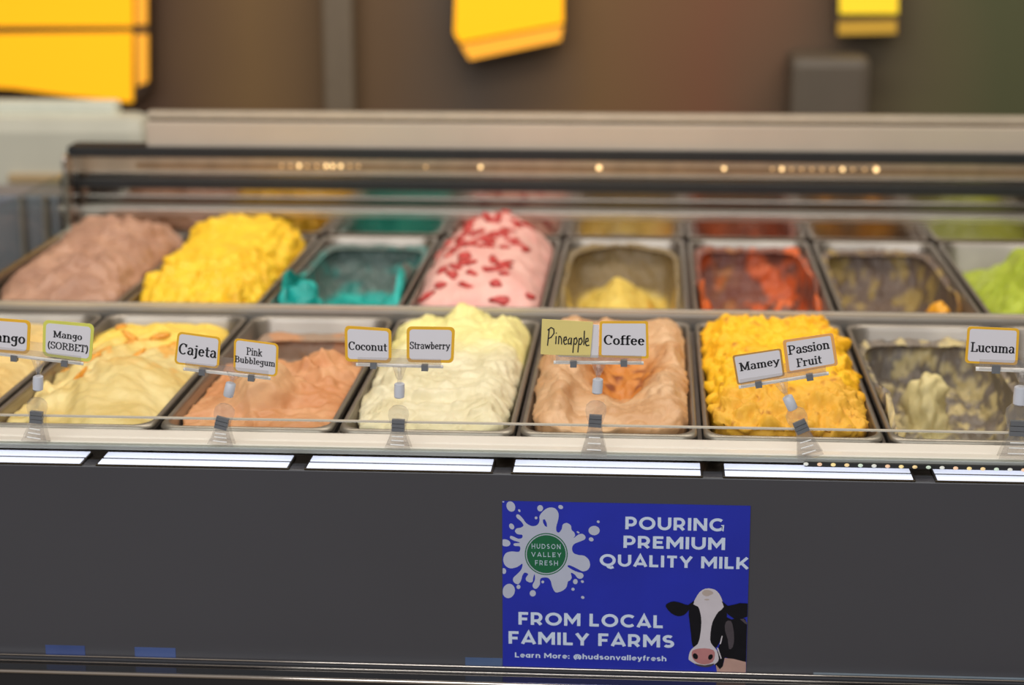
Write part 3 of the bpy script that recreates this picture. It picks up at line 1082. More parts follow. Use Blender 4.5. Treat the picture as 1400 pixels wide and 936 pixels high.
YK = YC - 0.006
card('white card with amber border reading Mango, cut by the left picture edge', [(-25, 433), (42, 438), (40, 484), (-27, 479)], YEL, [('Mango', .02, .95, .30, .60)], YK)
card('white card with lime border reading Mango (SORBET)', [(59, 437), (129, 443), (125, 495), (58, 486)], LIME, [('Mango', .19, .82, .55, .73), ('(SORBET)', .08, .96, .24, .43)], YK)
card('white card with amber border reading Cajeta', [(243, 453), (302, 461), (299, 504), (238, 497)], YEL, [('Cajeta', .05, .97, .33, .66)], YK, (0.05, 0.06))
card('white card with amber border reading Pink Bubblegum', [(320, 462), (381, 470), (379, 515), (319, 508)], YEL, [('Pink', .27, .68, .56, .78), ('Bubblegum', .01, .98, .30, .49)], YK, (0.05, 0.05))
card('white card with amber border reading Coconut', [(471, 445), (535, 449), (535, 496), (472, 494)], YEL, [('Coconut', .06, .95, .34, .57)], YK)
card('white card with amber border reading Strawberry', [(556, 446), (622, 447), (620, 496), (556, 495)], YEL, [('Strawberry', .05, .95, .38, .58)], YK)
hw = [[(.08, .26), (.10, .74)], [(.07, .70), (.14, .78), (.20, .74), (.21, .62), (.15, .50), (.09, .46)],
      [(.26, .54), (.26, .32)], [(.26, .62), (.262, .64)],
      [(.32, .32), (.32, .54), (.35, .54), (.38, .48), (.39, .32)],
      [(.43, .42), (.49, .46), (.48, .54), (.44, .52), (.43, .40), (.46, .32), (.51, .35)],
      [(.57, .52), (.53, .46), (.54, .34), (.59, .36), (.60, .52), (.60, .32)],
      [(.65, .10), (.66, .52)], [(.66, .48), (.70, .54), (.73, .44), (.70, .34), (.66, .36)],
      [(.76, .12), (.77, .52)], [(.77, .48), (.81, .54), (.84, .44), (.81, .34), (.77, .36)],
      [(.87, .74), (.88, .34)],
      [(.91, .42), (.97, .46), (.96, .54), (.92, .52), (.91, .40), (.94, .32), (1.0, .34)]]
hw = [[(.06 + p[0] * .90, p[1]) for p in pl] for pl in hw]
card('plain white card behind the yellow paper note', [(765, 441), (819, 444), (818, 489), (763, 487)], PAPER, [], YK + 0.0016, None, rad=0.02)
card('yellow paper note with Pineapple written by hand', [(741, 436), (811, 440), (807, 488), (739, 484)], NOTE, [], YK, None, rad=0.01, hand=hw)
card('white card with amber border reading Coffee', [(820, 439), (886, 439), (887, 490), (819, 488)], YEL, [('Coffee', .07, .96, .36, .62)], YK, (0.05, 0.06), rad=0.04)
card('white card with ochre border reading Mamey', [(1001, 486), (1068, 476), (1073, 514), (1008, 526)], BROWNB, [('Mamey', .09, .97, .44, .72)], YK, (0.04, 0.05), rad=0.05)
card('white card with peach border reading Passion Fruit', [(1070, 465), (1139, 455), (1146, 499), (1076, 511)], PEACH, [('Passion', .06, .93, .55, .82), ('Fruit', .19, .74, .15, .40)], YK, (0.06, 0.07), rad=0.05)
card('white card with amber border reading Lucuma', [(1323, 446), (1394, 449), (1391, 499), (1319, 496)], YEL, [('Lucuma', .07, .97, .32, .58)], YK, (0.05, 0.06), rad=0.07)


def clip(label, spring, joint, bar, grips, base, s=1.0):
    """swivel sign clip: jaws on the glass lip, paddle body, spring, ball joint, T bar with two grips"""
    Y = YC - 0.004
    U = Y / FPX * s                                   # one picture point at this distance
    t = thing('sign_clip', label, 'sign clip', at(base[0], base[1], Y=Y), 'clear sign clips along the glass lip')
    S, J = at(*spring, Y=Y), at(*joint, Y=Y)
    Bs = at(*base, Y=Y)
    ax = (J - S).normalized()
    sd = Vector((ax.z, 0, -ax.x))
    dn = (Bs - S).normalized()
    sd2 = Vector((-dn.z, 0, dn.x))
    ln = (Bs - S).length
    # paddle body
    top = S + ax * (28 * U)
    o_ = Vector((0, -0.003, 0))
    pts = []
    for (h, w_) in ((-2, 10), (4, 12.5), (14, 15), (22, 14), (27, 9), (29, 4)):
        pts.append((h, w_))
    poly = [S + ax * (h * U) + sd * (w_ * U) + o_ for h, w_ in pts] + [S + ax * (h * U) - sd * (w_ * U) + o_ for h, w_ in pts[::-1]]
    bm = bmesh.new()
    prism(bm, poly, Vector((0, 0.0035, 0)))
    link('paddle', bm, CLEAR, t)
    # two jaws, one each side of the lip, spreading downward
    for yo in (-0.0045, 0.0064):
        bm = bmesh.new()
        pr = ((0, 10), (0.25, 10), (0.55, 13), (0.85, 17), (1.0, 19))
        poly = [S + dn * (ln * f) + sd2 * (w_ * U) + Vector((0, yo, 0)) for f, w_ in pr] + [S + dn * (ln * f) - sd2 * (w_ * U) + Vector((0, yo, 0)) for f, w_ in pr[::-1]]
        prism(bm, poly, Vector((0, 0.0025, 0)))
        link('jaw', bm, CLEAR, t)
    # ribs on the front jaw
    bm = bmesh.new()
    for f, w_ in ((0.45, 8), (0.62, 9), (0.8, 10)):
        c_ = S + dn * (ln * f) + Vector((0, -0.0052, 0))
        tube(bm, c_ - sd2 * (w_ * U), c_ + sd2 * (w_ * U), 0.0005, 0.0005, 6)
    link('jaw_rib', bm, CLEARBAR, t)
    # spring: a bent steel band with a slot line
    bm = bmesh.new()
    for h in (-6, 0, 6):
        c_ = S + ax * (h * U) + Vector((0, -0.0052, 0))
        hw_, hh = 9.0 * U, 2.6 * U
        prism(bm, [c_ - sd * hw_ - ax * hh, c_ + sd * hw_ - ax * hh, c_ + sd * hw_ + ax * hh, c_ - sd * hw_ + ax * hh], Vector((0, 0.0052, 0)))
    link('spring', bm, SPRING, t)
    # ball joint sleeve and its pin
    bm = bmesh.new()
    q = [(-11, 6.2), (-10, 7.4), (0, 7.7), (9, 7.4), (10, 6.2)]
    for (a_, b_) in zip(q[:-1], q[1:]):
        tube(bm, J + ax * (a_[0] * U), J + ax * (b_[0] * U), a_[1] * U, b_[1] * U)
    bmesh.ops.remove_doubles(bm, verts=bm.verts, dist=1e-6)
    inner = [f for f in bm.faces if len(f.verts) > 4][1:-1]
    bmesh.ops.delete(bm, geom=inner, context='FACES_ONLY')
    link('joint_sleeve', bm, FROST, t, True)
    p0, p1 = at(*bar[0], Y=Y), at(*bar[1], Y=Y)
    mid = p0 + (p1 - p0) * (((J + ax * 30 * U) - p0).dot(p1 - p0) / (p1 - p0).length_squared)
    bm = bmesh.new()
    tube(bm, J + ax * (8 * U), mid, 3.0 * U, 3.0 * U)
    tube(bm, J + ax * (16 * U), mid, 4.0 * U, 11.0 * U)
    link('neck', bm, CLEAR, t, True)
    # T bar: rounded rod with a flat tongue behind the cards
    bm = bmesh.new()
    tube(bm, p0, p1, 2.6 * U, 2.6 * U, 12)
    link('t_bar', bm, CLEARBAR, t, True)
    e = (p1 - p0).normalized()
    nrm = Vector((-e.z, 0, e.x))
    bm = bmesh.new()
    a_, b_ = p0 + e * 3 * U, p1 - e * 3 * U
    prism(bm, [a_ + Vector((0, 0.0036, 0)), b_ + Vector((0, 0.0036, 0)), b_ + nrm * 22 * U + Vector((0, 0.0036, 0)), a_ + nrm * 22 * U + Vector((0, 0.0036, 0))], Vector((0, 0.001, 0)))
    link('back_plate', bm, CLEAR, t)
    bm = bmesh.new()
    fr = -0.0026
    a_, b_ = p0 + e * 3 * U, p1 - e * 3 * U
    prism(bm, [a_ + Vector((0, fr, 0)), b_ + Vector((0, fr, 0)), b_ + nrm * 12 * U + Vector((0, fr, 0)), a_ + nrm * 12 * U + Vector((0, fr, 0))], Vector((0, 0.0005, 0)))
    link('front_plate', bm, CLEAR, t)
    for g in grips:
        G = at(*g, Y=Y)
        bm = bmesh.new()
        c_ = G + Vector((0, -0.0034, 0))
        hw_, hh = 4.6 * U, 4.4 * U
        prism(bm, [c_ - e * hw_ - nrm * hh, c_ + e * hw_ - nrm * hh, c_ + e * hw_ + nrm * hh, c_ - e * hw_ + nrm * hh], Vector((0, 0.006, 0)))
        link('grip', bm, SPRING, t)
    return t


clip('clear plastic sign clip holding the Mango and Mango (SORBET) cards', (51, 569), (52, 523), ((-16, 482), (114, 497)), ((20, 489), (89, 496)), (48, 603))
clip('clear plastic sign clip holding the Cajeta and Pink Bubblegum cards', (304, 577), (314, 532), ((251, 504), (370, 517)), ((277, 508), (344, 516)), (302, 607))
clip('clear plastic sign clip holding the Coconut and Strawberry cards', (545, 580), (546, 533), ((487, 498), (606, 501)), ((511, 499), (581, 502)), (544, 612))
clip('clear plastic sign clip holding the Pineapple note and Coffee card', (814, 574), (817, 527), ((757, 495), (880, 496)), ((784, 497), (853, 496)), (812, 622))
clip('tilted clear plastic sign clip holding the Mamey and Passion Fruit cards', (1095, 582), (1080, 550), ((1010, 529), (1133, 510)), ((1037, 525), (1107, 515)), (1108, 624))
clip('clear plastic sign clip holding the Lucuma card at the right picture edge', (1391, 584), (1395, 540), ((1334, 504), (1470, 508)), ((1361, 504), (1440, 507)), (1388, 626), 1.25)

# ------------------------------------------------------------------ blue sticker
YS = YP - 0.0012
TL, TR, BR, BL = at(684, 686, Y=YS), at(1025, 690, Y=YS), at(1021, 921, Y=YS), at(690, 916, Y=YS)
XSL, XSR = (TL.x + BL.x) / 2, (TR.x + BR.x) / 2
ZT, ZB = (TL.z + TR.z) / 2, zr1 + 0.0012
st = thing('milk_sticker', 'blue milk advertisement sticker with white splash and cow on the charcoal panel', 'sticker', ((XSL + XSR) / 2, YS, ZB))
bm = bmesh.new()
box(bm, XSL, XSR, YS, YP, ZB, ZT)
link('sticker_sheet', bm, mat('sticker_blue', (26, 40, 164), 0.4, noise=0.10, nscale=14), st)
WHITE = mat('print_white', (200, 212, 232), 0.4, noise=0.02)
MILK = mat('print_milk', (178, 182, 200), 0.4, noise=0.03)
_layer = [0]


def flat(name, polys, material, lev, clipx=True, parent=None):
    """printed shapes on the sticker: closed outlines in picture points"""
    bm = bmesh.new()
    for pl in polys:
        pts = []
        for px, py in pl:
            p = at(px, py, Y=YS)
            p.x = min(max(p.x, XSL + 0.0002), XSR - 0.0002)
            p.z = min(max(p.z, ZB + 0.0002), ZT - 0.0002)
            p.y = YS - 0.00012 * lev
            if pts and (p - pts[-1]).length < 1e-6:
                continue
            pts.append(p)
        vs = [bm.verts.new(p) for p in pts]
        es = [bm.edges.new((vs[i], vs[(i + 1) % len(vs)])) for i in range(len(vs))]
        bmesh.ops.triangle_fill(bm, edges=es, use_beauty=True, use_dissolve=False)
    bmesh.ops.recalc_face_normals(bm, faces=bm.faces)
    for f in bm.faces:
        f.normal_update()
        if f.normal.y > 0:
            f.normal_flip()
    return link(name, bm, material, parent or st)


def smooth_loop(pts, n=4):
    out = []
    N = len(pts)
    for i in range(N):
        p0_, p1_, p2_, p3_ = (pts[(i + k - 1) % N] for k in range(4))
        for j in range(n):
            t_ = j / n
            out.append(tuple(0.5 * (2 * p1_[k] + (p2_[k] - p0_[k]) * t_ + (2 * p0_[k] - 5 * p1_[k] + 4 * p2_[k] - p3_[k]) * t_ ** 2 + (3 * p1_[k] - p0_[k] - 3 * p2_[k] + p3_[k]) * t_ ** 3) for k in (0, 1)))
    return out


def ell(cx, cy, rx, ry, rot=0, n=20):
    c_, s_ = math.cos(math.radians(rot)), math.sin(math.radians(rot))
    return [(cx + rx * math.cos(a) * c_ - ry * math.sin(a) * s_, cy + rx * math.cos(a) * s_ + ry * math.sin(a) * c_) for a in [2 * math.pi * i / n for i in range(n)]]


def zs(pts):  # splash close-up to picture
    return [(680 + x / 6.2375, 680 + y / 6.2375) for x, y in pts]


def zc_(pts):  # cow close-up to picture
    return [(880 + x / 6, 780 + y / 6) for x, y in pts]


splash = [(360, 155), (395, 110), (440, 85), (490, 90), (520, 130), (520, 180), (502, 250), (506, 288), (527, 296), (550, 265), (557, 230), (590, 215), (625, 235), (634, 275), (655, 295), (663, 322), (650, 345), (690, 315), (725, 308), (750, 330), (745, 355), (700, 375), (655, 395), (637, 430), (648, 470), (690, 488), (740, 495), (780, 530), (790, 580), (770, 615), (730, 628), (690, 610), (640, 585), (607, 575), (602, 590), (650, 620), (690, 635), (725, 645), (735, 670), (715, 690), (685, 685), (660, 655), (627, 640), (634, 680), (620, 705), (602, 715), (590, 760), (560, 790), (510, 808), (485, 795), (465, 750), (455, 710), (430, 682), (382, 682), (364, 700), (362, 740), (335, 775), (310, 770), (300, 745), (320, 700), (318, 652), (306, 680), (300, 715), (275, 722), (245, 705), (245, 680), (263, 652), (235, 638), (215, 660), (200, 710), (175, 738), (140, 720), (135, 685), (170, 650), (205, 610), (213, 562), (170, 590), (110, 602), (65, 575), (50, 525), (70, 475), (120, 458), (180, 462), (195, 440), (190, 414), (150, 412), (137, 398), (150, 388), (190, 386), (180, 377), (140, 365), (108, 345), (115, 325), (145, 335), (180, 350), (210, 343), (212, 317), (170, 310), (150, 285), (165, 262), (200, 255), (223, 235), (200, 200), (165, 170), (163, 145), (185, 145), (215, 175), (250, 220), (300, 243), (343, 230), (360, 195)]
flat('milk_splash', [zs(smooth_loop(splash, 3))], MILK, 1)
flat('splash_hole', [zs([(388, 186), (405, 184), (420, 215), (424, 250), (405, 240), (390, 212)])], MATS['sticker_blue'], 2)
drops = [(115, 75, 36, 46, -25), (365, 90, 25, 27, 0), (540, 80, 21, 17, 20), (187, 110, 9, 13, -30), (330, 172, 12, 12, 0), (122, 245, 20, 27, -30), (68, 385, 44, 30, 12), (825, 280, 48, 40, 0), (860, 205, 13, 11, 30), (800, 355, 21, 17, 20), (688, 295, 14, 7, 30), (55, 625, 20, 25, -10), (97, 795, 52, 62, 15), (180, 760, 17, 18, 0), (302, 815, 26, 27, 0), (665, 715, 20, 22, 0), (725, 715, 13, 11, 30), (645, 780, 14, 13, 20), (728, 850, 15, 12, 20), (387, 718, 12, 12, 0), (47, 33, 12, 7, 20)]
for d_ in drops:
    flat('milk_drop', [zs(ell(*d_))], MILK, 1)
GREEN = mat('badge_green', (14, 96, 60), 0.4, noise=0.03)
badge = flat('round_badge', [zs(ell(417, 480, 183, 179, 0, 48))], GREEN, 2)
flat('badge_ring', [zs(ell(417, 480, 174, 170, 0, 48))], MILK, 3, parent=badge)
flat('badge_disc', [zs(ell(417, 480, 166, 162, 0, 48))], GREEN, 4, parent=badge)


def ribbon_mesh(bm, polylines, to3, h, step):
    """even-width ribbons with mitred corners; crossing strokes lie a hair apart"""
    for li, pl in enumerate(polylines):
        pts = [np.array(p, float) for p in pl]
        pts = [p for k, p in enumerate(pts) if k == 0 or np.linalg.norm(p - pts[k - 1]) > 1e-5]
        closed = np.linalg.norm(pts[0] - pts[-1]) < 1e-4 and len(pts) > 3
        if closed:
            pts = pts[:-1]
        n = len(pts)
        L, R = [], []
        for k in range(n):
            a_ = pts[(k - 1) % n] if (closed or k > 0) else None
            b_ = pts[(k + 1) % n] if (closed or k < n - 1) else None
            d0 = (pts[k] - a_) if a_ is not None else (b_ - pts[k])
            d1 = (b_ - pts[k]) if b_ is not None else d0
            d0, d1 = d0 / np.linalg.norm(d0), d1 / np.linalg.norm(d1)
            n0, n1 = np.array((-d0[1], d0[0])), np.array((-d1[1], d1[0]))
            mv = n0 + n1
            ln = np.linalg.norm(mv)
            mv = n0 if ln < 1e-3 else mv / ln
            sc = min(1 / max(mv.dot(n0), 0.2), 2.2)
            L.append(pts[k] + mv * h * sc)
            R.append(pts[k] - mv * h * sc)
        off = step * (li % 5)
        vl = [bm.verts.new(to3(*p) + off) for p in L]
        vr = [bm.verts.new(to3(*p) + off) for p in R]
        for k in range(n if closed else n - 1):
            q = (k + 1) % n
            bm.faces.new((vl[k], vr[k], vr[q], vl[q]))
    return bm


SANS = {
    'P': (.74, [[(.1, 0), (.1, 1)], [(.1, .9)] + arc(.37, .62, .27, .28, 90, -90) + [(.1, .34)]]),
    'O': (1.06, [arc(.53, .5, .43, .41, 0, 360, 28)]),
    'U': (.88, [[(.1, 1)] + arc(.44, .42, .34, .33, 180, 360, 16) + [(.78, 1)]]),
    'R': (.78, [[(.1, 0), (.1, 1)], [(.1, .9)] + arc(.37, .62, .27, .28, 90, -90) + [(.1, .34)], [(.40, .34), (.66, .03)]]),
    'I': (.2, [[(.1, 0), (.1, 1)]]),
    'N': (.88, [[(.1, 0), (.1, 1)], [(.12, .93), (.76, .07)], [(.78, 0), (.78, 1)]]),
    'G': (.96, [arc(.52, .5, .42, .41, 48, 318, 22) + [(.85, .2), (.85, .5)]]),
    'E': (.68, [[(.1, 0), (.1, 1)], [(.1, .9), (.64, .9)], [(.1, .51), (.58, .51)], [(.1, .1), (.66, .1)]]),
    'M': (1.04, [[(.1, 0), (.1, 1)], [(.1, .95), (.52, .3), (.94, .95)], [(.94, 0), (.94, 1)]]),
    'Q': (1.06, [arc(.53, .5, .43, .41, 0, 360, 28), [(.50, .06), (.60, -.08), (.74, -.13), (.92, -.06)]]),
    'A': (.90, [[(.07, .02), (.45, .94), (.83, .02)], [(.2, .25), (.7, .25)]]),
    'L': (.62, [[(.1, 0), (.1, 1)], [(.1, .1), (.60, .1)]]),
    'T': (.74, [[(.04, .9), (.70, .9)], [(.37, 0), (.37, .9)]]),
    'Y': (.82, [[(.06, .96), (.41, .40), (.76, .96)], [(.41, .42), (.41, 0)]]),
    'K': (.82, [[(.1, 0), (.1, 1)], [(.72, .97), (.12, .32)], [(.34, .50), (.75, .03)]]),
    'F': (.64, [[(.1, 0), (.1, 1)], [(.1, .9), (.62, .9)], [(.1, .46), (.56, .46)]]),
    'C': (.90, [arc(.52, .5, .42, .41, 45, 315, 22)]),
    'S': (.72, [arc(.36, .70, .25, .20, 40, 265, 14) + arc(.36, .30, .26, .20, 85, -142, 14)]),
    'H': (.88, [[(.1, 0), (.1, 1)], [(.78, 0), (.78, 1)], [(.1, .5), (.78, .5)]]),
    'D': (.92, [[(.1, 0), (.1, 1)], [(.1, .9)] + arc(.40, .5, .42, .4, 90, -90, 18) + [(.1, .1)]]),
    'V': (.86, [[(.06, .97), (.43, .06), (.80, .97)]]),
    'e': (.66, [[(.1, .37), (.58, .37)] + arc(.34, .37, .25, .28, 0, 315, 18)]),
    'a': (.66, [arc(.31, .37, .22, .28, 0, 360, 18), [(.56, 0), (.56, .74)]]),
    'r': (.46, [[(.1, 0), (.1, .74)], [(.1, .38)] + arc(.36, .38, .26, .28, 180, 85, 8)]),
    'n': (.66, [[(.1, 0), (.1, .74)], arc(.33, .38, .23, .28, 180, 0, 12) + [(.56, 0)]]),
    'o': (.68, [arc(.34, .37, .26, .28, 0, 360, 20)]),
    'h': (.66, [[(.1, 0), (.1, 1.04)], arc(.33, .38, .23, .28, 180, 0, 12) + [(.56, 0)]]),
    'u': (.66, [[(.1, .74)] + arc(.33, .36, .23, .28, 180, 360, 12), [(.56, .74), (.56, 0)]]),
    'd': (.68, [arc(.32, .37, .23, .28, 0, 360, 18), [(.58, 0), (.58, 1.04)]]),
    's': (.56, [arc(.28, .52, .19, .14, 35, 265, 10) + arc(.28, .23, .2, .14, 85, -145, 10)]),
    'v': (.64, [[(.06, .72), (.32, .06), (.58, .72)]]),
    'l': (.2, [[(.1, 0), (.1, 1.04)]]),
    'y': (.64, [[(.06, .72), (.33, .08)], [(.58, .72), (.28, -.14), (.1, -.18)]]),
    'f': (.42, [[(.17, 0), (.17, .76)] + arc(.34, .78, .17, .18, 180, 75, 8), [(.02, .64), (.40, .64)]]),
    ':': (.22, [[(.11, .02), (.11, .2)], [(.11, .5), (.11, .68)]]),
    '@': (1.14, [arc(.57, .36, .47, .48, -62, 250, 26), arc(.55, .36, .2, .22, 0, 360, 16), [(.76, .58), (.76, .26), (.84, .16), (.94, .2)]]),
    ' ': (.28, []),
}


def words(name, text, left, right, capz, lev, pen, material, parent=None, track=.16):
    """left and right: picture points at the foot of the first and last letter; capz: cap height in picture points"""
    x, pls = 0.0, []
    for ch in text:
        adv, gl = SANS[ch]
        pls += [[(x + p[0], p[1]) for p in pl] for pl in gl]
        x += adv + track
    x -= track
    A, B = at(left[0], left[1], Y=YS), at(right[0], right[1], Y=YS)
    zf = (A.z + B.z) / 2
    hz = capz * YS / FPX * 1.03
    bm = bmesh.new()
    ribbon_mesh(bm, pls, lambda px, py: Vector((A.x + (B.x - A.x) * px / x, YS - 0.00012 * lev, zf + py * hz)), pen, Vector((0, -0.00002, 0)))
    for f in bm.faces:
        f.normal_update()
        if f.normal.y > 0:
            f.normal_flip()
    return link(name, bm, material, parent or st)


words('lettering', 'POURING', (855, 723.5), (990, 725.5), 18.5, 1, 0.108, WHITE)
words('lettering', 'PREMIUM', (852.5, 749), (991, 751), 18, 1, 0.108, WHITE)
words('lettering', 'QUALITY MILK', (820, 774), (1023.5, 777), 17.5, 1, 0.108, WHITE)
words('lettering', 'FROM LOCAL', (709, 854), (906.5, 857.5), 19, 1, 0.108, WHITE)
words('lettering', 'FAMILY FARMS', (695.5, 880), (921.5, 884.5), 19, 1, 0.108, WHITE)
words('lettering', 'Learn More: @hudsonvalleyfresh', (704, 898.5), (911, 903), 7.6, 1, 0.10, WHITE, None, .14)
words('badge_lettering', 'HUDSON', (726.8, 749.5), (766.5, 750), 7.4, 5, 0.055, WHITE, badge, .30)
words('badge_lettering', 'VALLEY', (726.5, 760.5), (767.5, 761), 7.0, 5, 0.055, WHITE, badge, .30)
words('badge_lettering', 'FRESH', (731.5, 772), (763, 772.5), 7.4, 5, 0.055, WHITE, badge, .30)

CB = mat('cow_black', (14, 12, 18), 0.7, noise=0.2, nscale=60, spec=0.2)
CW = mat('cow_white', (196, 188, 194), 0.5, noise=0.05, nscale=60)
CP = mat('cow_pink', (176, 116, 116), 0.5, noise=0.12, nscale=60)
CT = mat('cow_tan', (178, 142, 130), 0.5, noise=0.08, nscale=60)
CG = mat('cow_grey', (66, 58, 64), 0.5, noise=0.2, nscale=60)
cow = flat('cow_body', [zc_(smooth_loop([(655, 380), (720, 398), (800, 385), (856, 440), (856, 745), (780, 735), (700, 722), (665, 712), (650, 780), (625, 805), (592, 790), (585, 740), (610, 640), (640, 540)], 2))], CB, 1)
flat('cow_chest', [zc_([(592, 768), (625, 806), (650, 782), (665, 714), (740, 722), (856, 748), (856, 850), (600, 850)])], CT, 2, parent=cow)
flat('cow_shoulder', [zc_(smooth_loop([(670, 420), (715, 410), (735, 470), (742, 560), (730, 625), (700, 640), (690, 560), (668, 490)], 2)), zc_([(790, 395), (820, 392), (856, 425), (856, 440), (830, 430)])], CG, 2, parent=cow)
head = flat('cow_head', [zc_(smooth_loop([(405, 275), (370, 330), (374, 400), (388, 520), (400, 612), (440, 640), (570, 640), (615, 600), (640, 540), (665, 450), (684, 360), (652, 270), (520, 230)], 2))], CB, 3, parent=cow)
flat('cow_blaze', [zc_(smooth_loop([(408, 272), (425, 225), (460, 172), (505, 145), (560, 145), (602, 166), (635, 215), (656, 295), (612, 335), (578, 390), (556, 450), (545, 560), (562, 605), (600, 650), (616, 720), (598, 752), (555, 778), (500, 786), (440, 770), (380, 735), (368, 715), (380, 660), (410, 625), (442, 600), (462, 540), (474, 420), (464, 340), (446, 292)], 2))], CW, 4, parent=cow)
flat('cow_brow', [zc_(smooth_loop([(478, 185), (500, 155), (550, 160), (572, 182), (545, 198), (510, 206)], 2)), zc_(ell(518, 234, 20, 6))], mat('cow_brow_tan', (176, 160, 152), 0.5, noise=0.1), 5, parent=cow)
flat('cow_muzzle', [zc_(smooth_loop([(394, 665), (420, 642), (500, 632), (572, 648), (584, 690), (566, 745), (500, 766), (440, 752), (402, 716)], 2))], CP, 5, parent=cow)
flat('cow_nostril', [zc_(ell(424, 698, 20, 26, -30)), zc_(ell(548, 704, 18, 24, 30))], CB, 6, parent=cow)
flat('cow_mouth', [zc_(smooth_loop([(420, 758), (500, 772), (580, 756), (555, 780), (500, 788), (445, 776)], 2))], CG, 6, parent=cow)
flat('cow_ear', [zc_(smooth_loop([(180, 290), (200, 262), (250, 248), (310, 262), (365, 278), (414, 240), (402, 282), (362, 330), (330, 360), (280, 370), (225, 345)], 2))], CB, 5, parent=cow)
flat('cow_ear', [zc_([(640, 245), (690, 285), (740, 275), (790, 262), (856, 266), (856, 374), (800, 392), (740, 390), (690, 355), (660, 300)])], CB, 5, parent=cow)
flat('cow_strap', [zc_([(640, 530), (648, 532), (634, 596), (622, 600)]), zc_([(600, 630), (610, 628), (640, 715), (632, 720)])], CW, 5, parent=cow)

# ------------------------------------------------------------------ reflections low on the panel, built as thin coloured strips
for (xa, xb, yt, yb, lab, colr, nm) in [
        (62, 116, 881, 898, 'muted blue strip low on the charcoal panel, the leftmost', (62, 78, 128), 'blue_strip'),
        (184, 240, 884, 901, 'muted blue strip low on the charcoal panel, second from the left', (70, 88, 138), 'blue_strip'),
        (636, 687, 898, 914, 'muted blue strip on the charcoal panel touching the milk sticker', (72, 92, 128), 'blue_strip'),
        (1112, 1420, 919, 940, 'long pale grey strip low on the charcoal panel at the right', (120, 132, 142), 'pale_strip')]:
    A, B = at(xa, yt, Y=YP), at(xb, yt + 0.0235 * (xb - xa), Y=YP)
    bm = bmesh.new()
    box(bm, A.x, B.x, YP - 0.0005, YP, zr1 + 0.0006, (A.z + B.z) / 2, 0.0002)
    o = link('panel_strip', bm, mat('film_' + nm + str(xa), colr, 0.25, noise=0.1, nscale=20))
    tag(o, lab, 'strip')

# ------------------------------------------------------------------ room behind the case
YELLOW = mat('lit_yellow', (242, 170, 26), 0.6, emit=0.80, spec=0.1)
YELLOW2 = mat('lit_amber', (236, 164, 54), 0.6, emit=0.62, spec=0.1)
FRAMEB = mat('sign_frame', (60, 44, 30), 0.5, noise=0.1)




def sign(label, back, faces, Y):
    t = thing('wall_sign', label, 'sign', at(back[0][0], back[0][1], Y=Y))
    bm = bmesh.new()
    prism(bm, [at(px, py, Y=Y + 0.012) for px, py in back], Vector((0, 0.05, 0)))
    link('sign_box', bm, FRAMEB, t)
    for pts, material in faces:
        bm = bmesh.new()
        prism(bm, [at(px, py, Y=Y) for px, py in pts], Vector((0, 0.014, 0)))
        link('lit_face', bm, material, t)
    return t


sign('large glowing yellow wall sign at the upper left, crossed by a dark bar', [(-70, -60), (203, -60), (203, 120), (180, 142), (100, 134), (15, 122), (-70, 120)],
     [([(-65, -55), (180, -55), (181, 36), (-65, 36)], YELLOW), ([(-65, 47), (180, 44), (180, 140), (100, 132), (18, 121), (-65, 116)], YELLOW), ([(186, -55), (200, -55), (200, 34), (186, 34)], YELLOW2), ([(186, 47), (201, 47), (201, 112), (187, 118)], YELLOW2)], 4.1)
sign('glowing yellow wall sign above the middle of the case', [(622, -60), (772, -60), (770, 58), (640, 86), (618, 50)],
     [([(624, -55), (770, -55), (770, 32), (628, 58), (621, 45)], YELLOW), ([(630, 62), (770, 36), (766, 56), (642, 82)], YELLOW2)], 4.1)
sign('small yellow wall sign at the upper right', [(1142, -60), (1232, -60), (1230, 50), (1142, 50)],
     [([(1148, -55), (1228, -55), (1228, 19), (1148, 19)], mat('lit_lemon', (224, 190, 30), 0.5, emit=0.6)), ([(1146, 30), (1226, 28), (1226, 46), (1146, 48)], mat('lit_dim', (180, 140, 40), 0.5, emit=0.3))], 4.1)


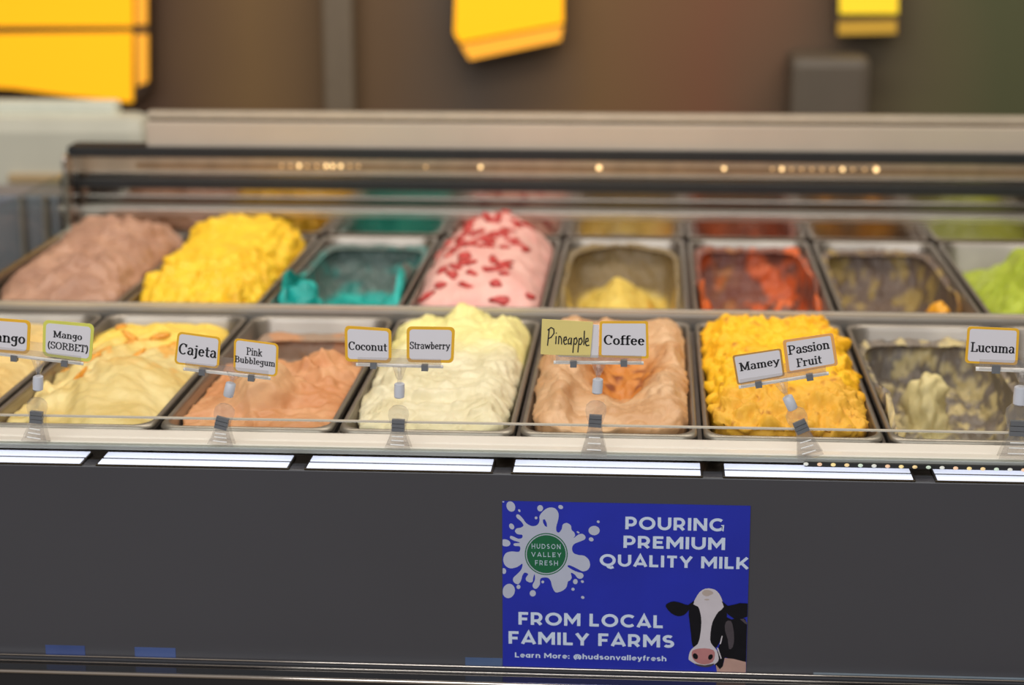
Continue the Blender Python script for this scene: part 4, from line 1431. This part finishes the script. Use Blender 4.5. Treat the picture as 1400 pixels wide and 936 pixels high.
def block(name, label, cat, x0p, x1p, ytop, ybot, Y, depth, material, bev, extra=None):
    a_, b_ = at(x0p, ytop, Y=Y), at(x1p, ybot, Y=Y)
    bm = bmesh.new()
    box(bm, a_.x, b_.x, Y, Y + depth, 0, a_.z, bev)
    t = thing(name, label, cat, ((a_.x + b_.x) / 2, Y, 0))
    link('body', bm, material, t)
    return t, a_, b_


WB = mat('white_block', (200, 197, 180), 0.5, noise=0.08, nscale=5)
t, a_, b_ = block('counter_machine', 'white rounded machine under the large yellow sign at the left', 'machine', -40, 205, 158, 330, 3.45, 0.10, WB, 0.03)
bm = bmesh.new()
box(bm, a_.x + 0.02, b_.x - 0.06, 3.48, 3.53, a_.z - 0.01, a_.z + 0.022, 0.01)
link('lid', bm, mat('white_lid', (214, 216, 200), 0.45, noise=0.05), t)
bm = bmesh.new()
p_, q_ = at(10, 238, Y=3.44), at(90, 252, Y=3.44)
box(bm, p_.x, q_.x, 3.44, 3.455, q_.z, p_.z, 0.004)
link('tray', bm, mat('tan_tray', (176, 150, 110), 0.5, noise=0.1), t)
# dark cabinet filling the left corner behind the case end
t, a_, b_ = block('side_cabinet', 'dark blue grey cabinet beyond the left end of the case', 'cabinet', -60, 94, 266, 520, 2.95, 0.10, mat('slate_cabinet', (112, 114, 120), 0.4, noise=0.2, nscale=6), 0.006)
bm = bmesh.new()
for px in (30, 62):
    p_ = at(px, 270, Y=2.945)
    tube(bm, (p_.x, 2.944, p_.z), (p_.x, 2.944, p_.z - 0.25), 0.006, 0.006, 8)
link('handle', bm, STEEL, t)
# pale post behind the counter: a glass reflection built as a solid upright
t, a_, b_ = block('wall_post', 'pale grey upright post behind the counter left of the middle sign', 'post', 438, 488, -60, 320, 4.12, 0.06, mat('pale_post', (108, 94, 76), 0.5, noise=0.05), 0.006)
t, a_, b_ = block('wall_cabinet', 'dim grey cabinet against the brown wall below the small yellow sign', 'cabinet', 1082, 1182, 78, 330, 4.0, 0.19, mat('grey_box', (88, 78, 66), 0.5, noise=0.1, nscale=5), 0.02)
